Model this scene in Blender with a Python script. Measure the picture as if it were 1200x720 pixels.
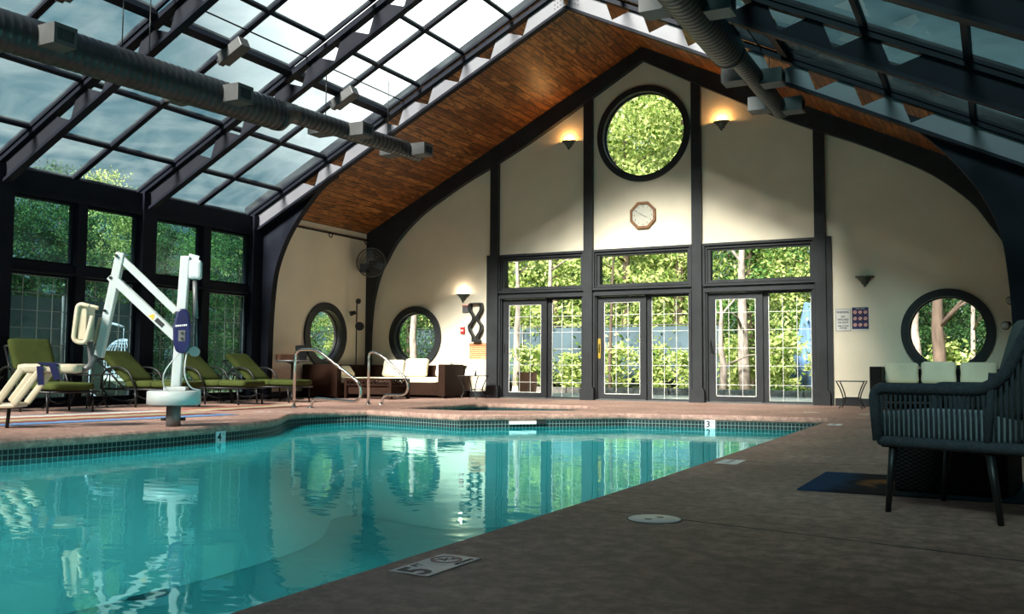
import bpy, bmesh, math, random
import numpy as np
from mathutils import Matrix, Vector
random.seed(7)
rng = np.random.default_rng(7)
S = bpy.context.scene
for o in list(bpy.data.objects):
    bpy.data.objects.remove(o)
PI = math.pi

# ------------------------------------------------------------------ camera
EYE = Vector((0, 0, 0.67))
YAW, PITCH, ROLL = math.radians(27.42), math.radians(3.736), math.radians(0.339)
_r = Vector((math.cos(YAW), math.sin(YAW), 0))
_f = Vector((-math.sin(YAW) * math.cos(PITCH), math.cos(YAW) * math.cos(PITCH), math.sin(PITCH)))
_u = _r.cross(_f)
_r2 = _r * math.cos(ROLL) + _u * math.sin(ROLL)
_u2 = _u * math.cos(ROLL) - _r * math.sin(ROLL)
cd = bpy.data.cameras.new('camera')
cd.sensor_width = 36.0
cd.lens = 1093.0 * 36 / 1200
cd.clip_start = 0.05
cd.clip_end = 400
cam = bpy.data.objects.new('camera', cd)
S.collection.objects.link(cam)
cam.matrix_world = Matrix(((_r2.x, _u2.x, -_f.x, EYE.x), (_r2.y, _u2.y, -_f.y, EYE.y), (_r2.z, _u2.z, -_f.z, EYE.z), (0, 0, 0, 1)))
S.camera = cam

# ------------------------------------------------------------------ view and light
S.view_settings.view_transform = 'Standard'
S.view_settings.look = 'None'
S.view_settings.gamma = 1
S.view_settings.use_curve_mapping = False
S.view_settings.exposure = 0.75
S.cycles.use_denoising = True
S.cycles.max_bounces = 9
S.cycles.transparent_max_bounces = 24
S.cycles.transmission_bounces = 6
S.cycles.glossy_bounces = 4
S.cycles.caustics_reflective = False
S.cycles.caustics_refractive = False
S.cycles.sample_clamp_indirect = 6

SKY_STRENGTH = 0.6
POOL_W = 190.0  # power of each added underwater lamp
W = bpy.data.worlds.new('hazy_sky')
S.world = W
W.use_nodes = True


def N(nt, t, **kw):
    n = nt.nodes.new(t)
    for k, v in kw.items():
        if k == 'inp':
            for i, x in v.items():
                n.inputs[i].default_value = x
        else:
            setattr(n, k, v)
    return n


def ramp(nt, stops, src):
    n = nt.nodes.new('ShaderNodeValToRGB')
    e = n.color_ramp.elements
    while len(e) < len(stops):
        e.new(0.5)
    for i, (p, c) in enumerate(stops):
        e[i].position = p
        e[i].color = (c, c, c, 1) if isinstance(c, (int, float)) else (*c, 1)
    nt.links.new(src, n.inputs[0])
    return n.outputs[0]


def mathn(nt, op, a, b=None, c=None, clamp=False):
    n = nt.nodes.new('ShaderNodeMath')
    n.operation = op
    n.use_clamp = clamp
    for i, x in enumerate((a, b, c)):
        if x is None:
            continue
        if isinstance(x, (int, float)):
            n.inputs[i].default_value = x
        else:
            nt.links.new(x, n.inputs[i])
    return n.outputs[0]


def mixc(nt, fac, a, b, mode='MIX'):
    n = nt.nodes.new('ShaderNodeMix')
    n.data_type = 'RGBA'
    n.blend_type = mode
    for s, x in ((n.inputs[0], fac), (n.inputs[6], a), (n.inputs[7], b)):
        if isinstance(x, (int, float)):
            s.default_value = x
        elif isinstance(x, tuple):
            s.default_value = (*x, 1) if len(x) == 3 else x
        else:
            nt.links.new(x, s)
    return n.outputs[2]


def build_world():
    nt = W.node_tree
    nt.nodes.clear()
    L = nt.links
    out = N(nt, 'ShaderNodeOutputWorld')
    bg = N(nt, 'ShaderNodeBackground')
    bg.inputs[1].default_value = SKY_STRENGTH
    tc = N(nt, 'ShaderNodeTexCoord')
    g = tc.outputs['Generated']
    sep = N(nt, 'ShaderNodeSeparateXYZ')
    L.new(g, sep.inputs[0])
    # overhead projection for the cloud pattern
    zz = mathn(nt, 'MAXIMUM', sep.outputs[2], 0.08)
    cx = mathn(nt, 'DIVIDE', sep.outputs[0], zz)
    cy = mathn(nt, 'DIVIDE', sep.outputs[1], zz)
    comb = N(nt, 'ShaderNodeCombineXYZ')
    L.new(cx, comb.inputs[0]); L.new(cy, comb.inputs[1])
    ns = N(nt, 'ShaderNodeTexNoise', inp={'Scale': 2.3, 'Detail': 6.0, 'Roughness': 0.55, 'Distortion': 0.4})
    L.new(comb.outputs[0], ns.inputs['Vector'])
    cloud = ramp(nt, [(0.46, 0.0), (0.72, 1.0)], ns.outputs[0])
    base = ramp(nt, [(0.0, (0.15, 0.28, 0.33)), (0.45, (0.085, 0.23, 0.30)), (1.0, (0.08, 0.22, 0.40))], sep.outputs[2])
    c1 = mixc(nt, mathn(nt, 'MULTIPLY', cloud, 0.6), base, (0.62, 0.72, 0.72))
    # veiled bright part of the sky where the sun stands behind thin cloud
    d = Vector((-0.43, 0.80, 0.42)).normalized()
    dot = N(nt, 'ShaderNodeVectorMath', operation='DOT_PRODUCT')
    L.new(g, dot.inputs[0]); dot.inputs[1].default_value = d
    lobe = ramp(nt, [(0.945, 0.0), (0.972, 0.25), (0.990, 1.0)], dot.outputs['Value'])
    c2 = mixc(nt, lobe, c1, (3.6, 3.7, 3.6))
    dot2 = N(nt, 'ShaderNodeVectorMath', operation='DOT_PRODUCT')
    L.new(g, dot2.inputs[0]); dot2.inputs[1].default_value = Vector((0.12, 0.92, 0.34)).normalized()
    l2 = mathn(nt, 'MULTIPLY', ramp(nt, [(0.86, 0.0), (0.98, 1.0)], dot2.outputs['Value']), mathn(nt, 'MULTIPLY_ADD', cloud, 0.5, 0.5))
    c2 = mixc(nt, l2, c2, (1.3, 1.65, 1.65))
    low = mathn(nt, 'GREATER_THAN', sep.outputs[2], -0.02)
    c3 = mixc(nt, low, (0.05, 0.06, 0.04), c2)
    L.new(c3, bg.inputs[0])
    L.new(bg.outputs[0], out.inputs[0])


build_world()

sd = bpy.data.lights.new('sun', 'SUN')
sd.energy = 14.0
sd.angle = math.radians(17)
sd.color = (1.0, 0.94, 0.85)
sun = bpy.data.objects.new('sun', sd)
S.collection.objects.link(sun)
_sd = Vector((0.08, 0.80, -0.57)).normalized()      # travelling direction of the light
sun.rotation_euler = _sd.to_track_quat('-Z', 'Y').to_euler()

# ------------------------------------------------------------------ materials
MATS = {}


def mat(name, col, rough=0.55, metal=0.0, var=0.12, vs=6.0, bump=0.0, bs=60.0, spec=0.4, stretch=None, trans=None):
    if name in MATS:
        return MATS[name]
    m = bpy.data.materials.new(name)
    m.use_nodes = True
    nt = m.node_tree
    b = nt.nodes['Principled BSDF']
    b.inputs['Roughness'].default_value = rough
    b.inputs['Metallic'].default_value = metal
    b.inputs['Specular IOR Level'].default_value = spec
    tc = N(nt, 'ShaderNodeTexCoord')
    vec = tc.outputs['Object']
    if stretch:
        mp = N(nt, 'ShaderNodeMapping')
        mp.inputs['Scale'].default_value = stretch
        nt.links.new(vec, mp.inputs[0])
        vec = mp.outputs[0]
    n = N(nt, 'ShaderNodeTexNoise', inp={'Scale': vs, 'Detail': 4.0})
    nt.links.new(vec, n.inputs['Vector'])
    lo = tuple(max(0, c * (1 - var)) for c in col)
    hi = tuple(min(1, c * (1 + var)) for c in col)
    c = ramp(nt, [(0.3, lo), (0.7, hi)], n.outputs[0])
    nt.links.new(c, b.inputs['Base Color'])
    if bump:
        n2 = N(nt, 'ShaderNodeTexNoise', inp={'Scale': bs, 'Detail': 3.0})
        nt.links.new(vec, n2.inputs['Vector'])
        bp = N(nt, 'ShaderNodeBump', inp={'Strength': bump, 'Distance': 0.02})
        nt.links.new(n2.outputs[0], bp.inputs['Height'])
        nt.links.new(bp.outputs[0], b.inputs['Normal'])
    MATS[name] = m
    return m


def emit(name, col, s):
    m = bpy.data.materials.new(name)
    m.use_nodes = True
    b = m.node_tree.nodes['Principled BSDF']
    b.inputs['Base Color'].default_value = (*col, 1)
    b.inputs['Emission Color'].default_value = (*col, 1)
    b.inputs['Emission Strength'].default_value = s
    return m


def glass(name, tint, refl=1.0, film=0.0, filmcol=(0.5, 0.6, 0.6), rough=0.0):
    """thin pane: tinted see-through, mirror at grazing angles, optional dusty film"""
    m = bpy.data.materials.new(name)
    m.use_nodes = True
    nt = m.node_tree
    nt.nodes.clear()
    out = N(nt, 'ShaderNodeOutputMaterial')
    tr = N(nt, 'ShaderNodeBsdfTransparent')
    tr.inputs[0].default_value = (*tint, 1)
    gl = N(nt, 'ShaderNodeBsdfGlossy')
    gl.inputs['Roughness'].default_value = rough
    lw = N(nt, 'ShaderNodeLayerWeight', inp={0: 0.5})
    f5 = mathn(nt, 'POWER', lw.outputs['Facing'], 5.0)
    f = mathn(nt, 'MULTIPLY', mathn(nt, 'MULTIPLY_ADD', f5, 0.96, 0.04), refl * 0.6, clamp=True)
    mx = N(nt, 'ShaderNodeMixShader')
    nt.links.new(f, mx.inputs[0]); nt.links.new(tr.outputs[0], mx.inputs[1]); nt.links.new(gl.outputs[0], mx.inputs[2])
    res = mx.outputs[0]
    if film:
        tc = N(nt, 'ShaderNodeTexCoord')
        n = N(nt, 'ShaderNodeTexNoise', inp={'Scale': 1.3, 'Detail': 5.0, 'Distortion': 0.6})
        nt.links.new(tc.outputs['Object'], n.inputs['Vector'])
        ff = ramp(nt, [(0.35, 0.0), (0.75, film)], n.outputs[0])
        df = N(nt, 'ShaderNodeBsdfDiffuse'); df.inputs[0].default_value = (*filmcol, 1)
        tl = N(nt, 'ShaderNodeBsdfTranslucent'); tl.inputs[0].default_value = (*filmcol, 1)
        ad = N(nt, 'ShaderNodeMixShader', inp={0: 0.6})
        nt.links.new(df.outputs[0], ad.inputs[1]); nt.links.new(tl.outputs[0], ad.inputs[2])
        m2 = N(nt, 'ShaderNodeMixShader')
        nt.links.new(ff, m2.inputs[0]); nt.links.new(res, m2.inputs[1]); nt.links.new(ad.outputs[0], m2.inputs[2])
        res = m2.outputs[0]
    nt.links.new(res, out.inputs[0])
    return m


def stucco(name, col):
    m = mat(name, col, rough=0.9, var=0.05, vs=1.5, bump=0.25, bs=45, spec=0.1)
    return m


def deck_mat():
    m = bpy.data.materials.new('stamped_deck'); m.use_nodes = True
    nt = m.node_tree; b = nt.nodes['Principled BSDF']; L = nt.links
    geo = N(nt, 'ShaderNodeNewGeometry')
    n1 = N(nt, 'ShaderNodeTexNoise', inp={'Scale': 1.1, 'Detail': 5.0, 'Roughness': 0.6})
    n2 = N(nt, 'ShaderNodeTexNoise', inp={'Scale': 13.0, 'Detail': 6.0, 'Roughness': 0.7})
    n3 = N(nt, 'ShaderNodeTexVoronoi', inp={'Scale': 38.0})
    for n in (n1, n2, n3):
        L.new(geo.outputs['Position'], n.inputs['Vector'])
    a = ramp(nt, [(0.3, (0.35, 0.195, 0.155)), (0.7, (0.60, 0.36, 0.285))], n1.outputs[0])
    k = ramp(nt, [(0.42, 0.0), (0.62, 1.0)], n2.outputs[0])
    c = mixc(nt, k, mixc(nt, 0.62, a, (0.14, 0.085, 0.075)), a)
    c = mixc(nt, ramp(nt, [(0.10, 0.35), (0.3, 0.0)], n3.outputs[0]), c, (0.10, 0.075, 0.06))
    L.new(c, b.inputs['Base Color'])
    b.inputs['Roughness'].default_value = 0.62
    b.inputs['Specular IOR Level'].default_value = 0.3
    bp = N(nt, 'ShaderNodeBump', inp={'Strength': 0.35, 'Distance': 0.01})
    L.new(n2.outputs[0], bp.inputs['Height']); L.new(bp.outputs[0], b.inputs['Normal'])
    return m


def plank_mat():
    """stained ceiling boards running along Y"""
    m = bpy.data.materials.new('ceiling_boards'); m.use_nodes = True
    nt = m.node_tree; b = nt.nodes['Principled BSDF']; L = nt.links
    geo = N(nt, 'ShaderNodeNewGeometry'); sp = N(nt, 'ShaderNodeSeparateXYZ')
    L.new(geo.outputs['Position'], sp.inputs[0])
    u = mathn(nt, 'DIVIDE', sp.outputs[0], 0.14)
    iu = mathn(nt, 'FLOOR', u); fu = mathn(nt, 'FRACT', u)
    wn = N(nt, 'ShaderNodeTexWhiteNoise', noise_dimensions='1D'); L.new(iu, wn.inputs['W'])
    v = mathn(nt, 'ADD', mathn(nt, 'DIVIDE', sp.outputs[1], 1.7), mathn(nt, 'MULTIPLY', wn.outputs[0], 7.0))
    iv = mathn(nt, 'FLOOR', v); fv = mathn(nt, 'FRACT', v)
    cb = N(nt, 'ShaderNodeCombineXYZ'); L.new(iu, cb.inputs[0]); L.new(iv, cb.inputs[1])
    w2 = N(nt, 'ShaderNodeTexWhiteNoise', noise_dimensions='2D'); L.new(cb.outputs[0], w2.inputs['Vector'])
    mp = N(nt, 'ShaderNodeMapping'); mp.inputs['Scale'].default_value = (7.0, 1.3, 7.0)
    L.new(geo.outputs['Position'], mp.inputs[0])
    n = N(nt, 'ShaderNodeTexNoise', inp={'Scale': 1.6, 'Detail': 6.0, 'Roughness': 0.62, 'Distortion': 1.2})
    L.new(mp.outputs[0], n.inputs['Vector'])
    knots = ramp(nt, [(0.40, 0.0), (0.60, 1.0)], n.outputs[0])
    bcol = ramp(nt, [(0.0, (0.20, 0.062, 0.016)), (0.5, (0.36, 0.125, 0.030)), (1.0, (0.50, 0.20, 0.055))], w2.outputs[0])
    c = mixc(nt, knots, (0.10, 0.034, 0.012), bcol)
    seam = mathn(nt, 'LESS_THAN', fu, 0.11)
    seam2 = mathn(nt, 'LESS_THAN', fv, 0.008)
    c = mixc(nt, mathn(nt, 'MAXIMUM', seam, seam2), c, (0.015, 0.006, 0.004))
    L.new(c, b.inputs['Base Color'])
    b.inputs['Roughness'].default_value = 0.45
    b.inputs['Specular IOR Level'].default_value = 0.35
    return m


def tile_mat(name='waterline_tile', tile=(0.008, 0.018, 0.020), grout=(0.17, 0.24, 0.23), size=0.052):
    m = bpy.data.materials.new(name); m.use_nodes = True
    nt = m.node_tree; b = nt.nodes['Principled BSDF']; L = nt.links
    uv = N(nt, 'ShaderNodeUVMap')
    sp = N(nt, 'ShaderNodeSeparateXYZ'); L.new(uv.outputs[0], sp.inputs[0])
    fu = mathn(nt, 'FRACT', mathn(nt, 'DIVIDE', sp.outputs[0], size))
    fv = mathn(nt, 'FRACT', mathn(nt, 'DIVIDE', sp.outputs[1], size))
    g = mathn(nt, 'MAXIMUM', mathn(nt, 'LESS_THAN', fu, 0.13), mathn(nt, 'LESS_THAN', fv, 0.13))
    c = mixc(nt, g, tile, grout)
    L.new(c, b.inputs['Base Color'])
    b.inputs['Roughness'].default_value = 0.45; b.inputs['Specular IOR Level'].default_value = 0.15
    return m


def water_mat(name, tint):
    m = bpy.data.materials.new(name); m.use_nodes = True
    nt = m.node_tree; nt.nodes.clear(); L = nt.links
    out = N(nt, 'ShaderNodeOutputMaterial')
    tr = N(nt, 'ShaderNodeBsdfTransparent'); tr.inputs[0].default_value = (*tint, 1)
    gl = N(nt, 'ShaderNodeBsdfGlossy'); gl.inputs['Roughness'].default_value = 0.015
    gl.inputs['Color'].default_value = (0.55, 0.92, 0.94, 1)  # reflections tinted teal to imitate a glowing water body
    geo = N(nt, 'ShaderNodeNewGeometry')
    mp = N(nt, 'ShaderNodeMapping'); mp.inputs['Scale'].default_value = (1.0, 1.6, 1.0)
    mp.inputs['Rotation'].default_value = (0, 0, -YAW)
    L.new(geo.outputs['Position'], mp.inputs[0])
    n = N(nt, 'ShaderNodeTexNoise', inp={'Scale': 2.6, 'Detail': 2.5, 'Roughness': 0.5, 'Distortion': 0.5})
    L.new(mp.outputs[0], n.inputs['Vector'])
    bp = N(nt, 'ShaderNodeBump', inp={'Strength': 0.012, 'Distance': 0.25})
    L.new(n.outputs[0], bp.inputs['Height'])
    fr = N(nt, 'ShaderNodeFresnel', inp={0: 1.33})
    L.new(bp.outputs[0], gl.inputs['Normal']); L.new(bp.outputs[0], fr.inputs['Normal'])
    df = N(nt, 'ShaderNodeBsdfDiffuse'); df.inputs[0].default_value = (0.012, 0.55, 0.60, 1)   # diffuse teal stands in for light scattered in the water
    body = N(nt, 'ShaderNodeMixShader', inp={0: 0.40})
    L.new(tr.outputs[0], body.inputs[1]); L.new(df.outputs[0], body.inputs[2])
    mx = N(nt, 'ShaderNodeMixShader')
    L.new(fr.outputs[0], mx.inputs[0]); L.new(body.outputs[0], mx.inputs[1]); L.new(gl.outputs[0], mx.inputs[2])
    L.new(mx.outputs[0], out.inputs[0])
    return m


def leaf_mat(name, c0, c1, trans=0.45):
    m = bpy.data.materials.new(name); m.use_nodes = True
    nt = m.node_tree; nt.nodes.clear(); L = nt.links
    out = N(nt, 'ShaderNodeOutputMaterial')
    geo = N(nt, 'ShaderNodeNewGeometry')
    c = ramp(nt, [(0.0, c0), (1.0, c1)], geo.outputs['Random Per Island'])
    df = N(nt, 'ShaderNodeBsdfDiffuse'); tl = N(nt, 'ShaderNodeBsdfTranslucent')
    L.new(c, df.inputs[0]); L.new(c, tl.inputs[0])
    mx = N(nt, 'ShaderNodeMixShader', inp={0: trans})
    L.new(df.outputs[0], mx.inputs[1]); L.new(tl.outputs[0], mx.inputs[2]); L.new(mx.outputs[0], out.inputs[0])
    return m


def weave_mat(name, c0, c1, sx=0.022, sz=0.011):
    """basket weave from two crossed waves, object space"""
    m = bpy.data.materials.new(name); m.use_nodes = True
    nt = m.node_tree; b = nt.nodes['Principled BSDF']; L = nt.links
    tc = N(nt, 'ShaderNodeTexCoord'); sp = N(nt, 'ShaderNodeSeparateXYZ'); L.new(tc.outputs['Object'], sp.inputs[0])
    xy = mathn(nt, 'ADD', sp.outputs[0], sp.outputs[1])
    a = mathn(nt, 'SINE', mathn(nt, 'MULTIPLY', xy, PI / sx))
    c = mathn(nt, 'SINE', mathn(nt, 'MULTIPLY', sp.outputs[2], PI / sz))
    p = mathn(nt, 'MULTIPLY_ADD', mathn(nt, 'MULTIPLY', a, c), 0.5, 0.5)
    n = N(nt, 'ShaderNodeTexNoise', inp={'Scale': 9.0}); L.new(tc.outputs['Object'], n.inputs['Vector'])
    p2 = mathn(nt, 'MULTIPLY', p, mathn(nt, 'ADD', n.outputs[0], 0.4))
    L.new(ramp(nt, [(0.1, c0), (0.9, c1)], p2), b.inputs['Base Color'])
    bp = N(nt, 'ShaderNodeBump', inp={'Strength': 0.6, 'Distance': 0.006}); L.new(p, bp.inputs['Height']); L.new(bp.outputs[0], b.inputs['Normal'])
    b.inputs['Roughness'].default_value = 0.6; b.inputs['Specular IOR Level'].default_value = 0.12
    return m


M_WALL = stucco('cream_stucco', (0.79, 0.695, 0.55))
M_DARK = mat('charcoal_paint', (0.026, 0.027, 0.030), rough=0.45, var=0.2, vs=3, bump=0.05, bs=30, spec=0.25)
M_STEEL = mat('blue_black_steel', (0.007, 0.008, 0.013), rough=0.5, var=0.25, vs=2, spec=0.08)
M_WEB_SHADED = mat('shaded_truss_plate', (0.013, 0.0135, 0.018), rough=0.7, var=0.1, vs=2, spec=0.05)  # same plates as the nearest truss web, darkened for shade
M_WEB_LIT = mat('lit_truss_plate', (0.11, 0.105, 0.12), rough=0.4, var=0.1, vs=2)  # web plate colour lightened as brightly lit
M_BLACK = mat('black_metal', (0.012, 0.012, 0.013), rough=0.4, var=0.2)
M_DECK = deck_mat()
M_WOOD = plank_mat()
M_TILE = tile_mat()
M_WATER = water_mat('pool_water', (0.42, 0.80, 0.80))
M_PLASTER = mat('pool_plaster', (0.16, 0.56, 0.56), rough=0.8, var=0.08, vs=0.8)
M_COPING = M_DECK
M_GLASS = glass('clear_glass', (0.97, 0.985, 0.975))
M_ROOFGLASS = glass('roof_glass', (0.93, 0.97, 0.97), film=0.10)
M_ROOFDIM = glass('dimming_roof_glass', (0.24, 0.325, 0.34), film=0.05)  # tint deepened to dim the daylight through this slope
M_SIDEGLASS = glass('hazy_side_glass', (0.66, 0.82, 0.84), film=0.08, filmcol=(0.42, 0.60, 0.58))
M_MUNTIN = mat('white_muntin', (0.72, 0.70, 0.66), rough=0.4, var=0.05)
M_MUNTIN_DIM = mat('dimmed_muntin', (0.30, 0.30, 0.28), rough=0.4, var=0.05)  # white muntin darkened to offset the sun on the side windows
M_CHROME = mat('polished_steel', (0.62, 0.60, 0.56), rough=0.16, metal=1.0, var=0.05)
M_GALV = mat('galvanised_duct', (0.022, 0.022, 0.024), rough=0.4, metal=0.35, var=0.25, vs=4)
M_GREYBOX = mat('grey_sheet_metal', (0.12, 0.118, 0.12), rough=0.45, metal=0.3, var=0.1)
M_REG = mat('dark_register_metal', (0.06, 0.059, 0.06), rough=0.5, metal=0.2, var=0.1)
M_WHITEP = mat('white_powder_coat', (0.42, 0.44, 0.44), rough=0.35, var=0.05)
M_CREAMPL = mat('cream_plastic', (0.52, 0.43, 0.31), rough=0.4, var=0.06)
M_BLUE = mat('royal_blue_vinyl', (0.006, 0.008, 0.05), rough=0.4, var=0.2)
M_GREEN = mat('olive_cushion', (0.050, 0.062, 0.016), rough=0.9, var=0.15, vs=5, bump=0.15, bs=180, spec=0.1)
M_CUSH = mat('cream_cushion', (0.84, 0.75, 0.57), rough=0.9, var=0.06, vs=5, bump=0.12, bs=150, spec=0.1)
M_WICK = weave_mat('brown_wicker', (0.009, 0.004, 0.0025), (0.046, 0.017, 0.009))
M_WICKD = weave_mat('dark_wicker', (0.004, 0.0035, 0.0035), (0.014, 0.012, 0.011))
M_TABLETOP = mat('dark_tabletop', (0.03, 0.025, 0.024), rough=0.3, var=0.2)
M_WHITE = mat('white_enamel', (0.78, 0.78, 0.76), rough=0.4, var=0.03)
M_INK = mat('black_ink', (0.015, 0.015, 0.017), rough=0.6, var=0.05)
M_RED = mat('red_enamel', (0.50, 0.02, 0.02), rough=0.4, var=0.08)
M_LEAF = leaf_mat('sunny_leaves', (0.07, 0.16, 0.02), (0.72, 0.80, 0.32))  # darkest leaf tones stand in for shaded gaps in the crowns
M_LEAF2 = leaf_mat('deep_leaves', (0.025, 0.085, 0.03), (0.17, 0.33, 0.09))
M_LEAF3 = leaf_mat('pine_needles', (0.012, 0.045, 0.022), (0.07, 0.15, 0.05), 0.3)
M_BARK = mat('bark', (0.085, 0.06, 0.045), rough=0.95, var=0.45, vs=7, bump=0.6, bs=25, stretch=(1, 1, 0.25))
M_PALEBARK = mat('pale_bark', (0.24, 0.205, 0.18), rough=0.95, var=0.5, vs=9, bump=0.4, bs=25, stretch=(1, 1, 0.4))

# ------------------------------------------------------------------ mesh helpers


class MB:
    def __init__(self):
        self.v = []; self.f = []; self.s = []

    def add(self, vs, fs, smooth=False):
        o = len(self.v)
        self.v += [tuple(p) for p in vs]
        self.f += [tuple(i + o for i in f) for f in fs]
        self.s += [smooth] * len(fs)
        return self

    def box(self, x0, x1, y0, y1, z0, z1):
        x0, x1 = sorted((x0, x1)); y0, y1 = sorted((y0, y1)); z0, z1 = sorted((z0, z1))
        return self.add([(x0, y0, z0), (x1, y0, z0), (x1, y1, z0), (x0, y1, z0), (x0, y0, z1), (x1, y0, z1), (x1, y1, z1), (x0, y1, z1)],
                        [(0, 3, 2, 1), (4, 5, 6, 7), (0, 1, 5, 4), (1, 2, 6, 5), (2, 3, 7, 6), (3, 0, 4, 7)])

    def obox(self, c, ax, h):
        c = Vector(c); a = [Vector(k).normalized() * hh for k, hh in zip(ax, h)]
        vs = [c + a[0] * i + a[1] * j + a[2] * k for k in (-1, 1) for i, j in ((-1, -1), (1, -1), (1, 1), (-1, 1))]
        return self.add(vs, [(0, 3, 2, 1), (4, 5, 6, 7), (0, 1, 5, 4), (1, 2, 6, 5), (2, 3, 7, 6), (3, 0, 4, 7)])

    def bar(self, a, b, w, d, up=(0, 0, 1)):
        """rectangular bar from a to b; w across, d along up"""
        a = Vector(a); b = Vector(b); t = (b - a); l = t.length; t.normalize()
        s = t.cross(Vector(up)).normalized(); u = s.cross(t)
        return self.obox((a + b) / 2, (t, s, u), (l / 2, w / 2, d / 2))

    def tube(self, path, r, n=10, closed=False, cap=True):
        P = [Vector(p) for p in path]; m = len(P)
        R = r if isinstance(r, (list, tuple)) else [r] * m
        vs = []; prev = None
        for i in range(m):
            if closed:
                t = (P[(i + 1) % m] - P[i - 1])
            else:
                t = P[min(i + 1, m - 1)] - P[max(i - 1, 0)]
            t.normalize()
            if prev is None:
                ref = Vector((0, 0, 1)) if abs(t.z) < 0.9 else Vector((1, 0, 0))
                a = t.cross(ref).normalized()
            else:
                a = (prev - t * prev.dot(t))
                a = a.normalized() if a.length > 1e-6 else t.orthogonal().normalized()
            prev = a; b = t.cross(a)
            vs += [P[i] + (a * math.cos(2 * PI * k / n) + b * math.sin(2 * PI * k / n)) * R[i] for k in range(n)]
        fs = []
        for i in range(m if closed else m - 1):
            j = (i + 1) % m
            fs += [(i * n + k, i * n + (k + 1) % n, j * n + (k + 1) % n, j * n + k) for k in range(n)]
        self.add(vs, fs, True)
        if cap and not closed:
            o = len(self.v) - len(vs)
            self.f += [tuple(o + k for k in reversed(range(n))), tuple(o + (m - 1) * n + k for k in range(n))]
            self.s += [False, False]
        return self

    def lathe(self, prof, c=(0, 0, 0), axis=(0, 0, 1), n=24, smooth=True):
        ax = Vector(axis).normalized()
        a = ax.orthogonal().normalized(); b = ax.cross(a); c = Vector(c)
        vs = []; m = len(prof)
        for r, z in prof:
            vs += [c + ax * z + (a * math.cos(2 * PI * k / n) + b * math.sin(2 * PI * k / n)) * r for k in range(n)]
        fs = [(i * n + k, i * n + (k + 1) % n, (i + 1) * n + (k + 1) % n, (i + 1) * n + k) for i in range(m - 1) for k in range(n)]
        self.add(vs, fs, smooth)
        o = len(self.v) - len(vs)
        if prof[0][0] > 1e-5:
            self.f.append(tuple(o + k for k in reversed(range(n)))); self.s.append(False)
        if prof[-1][0] > 1e-5:
            self.f.append(tuple(o + (m - 1) * n + k for k in range(n))); self.s.append(False)
        return self

    def ring(self, c, axis, r0, r1, d0, d1, n=48):
        """flat ring (round frame): radii r0<r1, from d0 to d1 along axis"""
        ax = Vector(axis).normalized(); a = ax.orthogonal().normalized(); b = ax.cross(a); c = Vector(c)
        prof = [(r0, d0), (r1, d0), (r1, d1), (r0, d1)]
        vs = []
        for r, z in prof:
            vs += [c + ax * z + (a * math.cos(2 * PI * k / n) + b * math.sin(2 * PI * k / n)) * r for k in range(n)]
        fs = [(i * n + k, i * n + (k + 1) % n, ((i + 1) % 4) * n + (k + 1) % n, ((i + 1) % 4) * n + k) for i in range(4) for k in range(n)]
        return self.add(vs, fs, False)

    def prism(self, poly, o, ux, uy, depth, holes=()):
        """2D polygon (with holes) in frame o,ux,uy extruded by depth along ux x uy"""
        o = Vector(o); ux = Vector(ux).normalized(); uy = Vector(uy).normalized(); w = ux.cross(uy)
        bm = bmesh.new(); E = []
        for lp in (poly, *holes):
            vv = [bm.verts.new(o + ux * p[0] + uy * p[1]) for p in lp]
            E += [bm.edges.new((vv[i], vv[(i + 1) % len(vv)])) for i in range(len(vv))]
        bmesh.ops.triangle_fill(bm, use_beauty=True, use_dissolve=False, edges=E, normal=w)
        g = bmesh.ops.extrude_face_region(bm, geom=bm.faces[:])
        bmesh.ops.translate(bm, verts=[x for x in g['geom'] if isinstance(x, bmesh.types.BMVert)], vec=w * depth)
        bmesh.ops.recalc_face_normals(bm, faces=bm.faces[:])
        bm.verts.index_update()
        self.add([x.co.copy() for x in bm.verts], [tuple(x.index for x in f.verts) for f in bm.faces])
        bm.free()
        return self

    def pillow(self, x0, x1, y0, y1, z0, z1, n=10, puff=0.6):
        """soft cushion: rounded superellipse box"""
        c = Vector(((x0 + x1) / 2, (y0 + y1) / 2, (z0 + z1) / 2)); h = Vector(((x1 - x0) / 2, (y1 - y0) / 2, (z1 - z0) / 2))
        k = min(h) * puff
        bm = bmesh.new(); bmesh.ops.create_cube(bm, size=2.0)
        bmesh.ops.subdivide_edges(bm, edges=bm.edges[:], cuts=n, use_grid_fill=True)
        vs = []
        for v in bm.verts:
            p = Vector((v.co.x * h.x, v.co.y * h.y, v.co.z * h.z))
            q = Vector([max(-(hh - k), min(hh - k, t)) for t, hh in zip(p, h)])
            d = p - q
            if d.length > 1e-9:
                d = d.normalized() * k
            p = q + d
            vs.append(c + p)
        bm.verts.index_update()
        self.add(vs, [tuple(x.index for x in f.verts) for f in bm.faces], True)
        bm.free()
        return self

    def xf(self, m, start=0):
        self.v[start:] = [tuple(m @ Vector(p)) for p in self.v[start:]]
        return self

    def build(self, name, material, parent=None, world=False, bev=0.0, seg=2):
        vs = self.v
        if parent is not None and world:
            base = Vector(parent.location)
            vs = [tuple(Vector(p) - base) for p in vs]
        me = bpy.data.meshes.new(name)
        me.from_pydata([tuple(p) for p in vs], [], self.f)
        me.polygons.foreach_set('use_smooth', self.s)
        me.validate(); me.update()
        o = bpy.data.objects.new(name, me)
        S.collection.objects.link(o)
        if material:
            me.materials.append(material)
        if parent is not None:
            o.parent = parent
        if bev:
            b = o.modifiers.new('bevel', 'BEVEL'); b.width = bev; b.segments = seg; b.limit_method = 'ANGLE'; b.angle_limit = math.radians(40)
        return o


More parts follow.
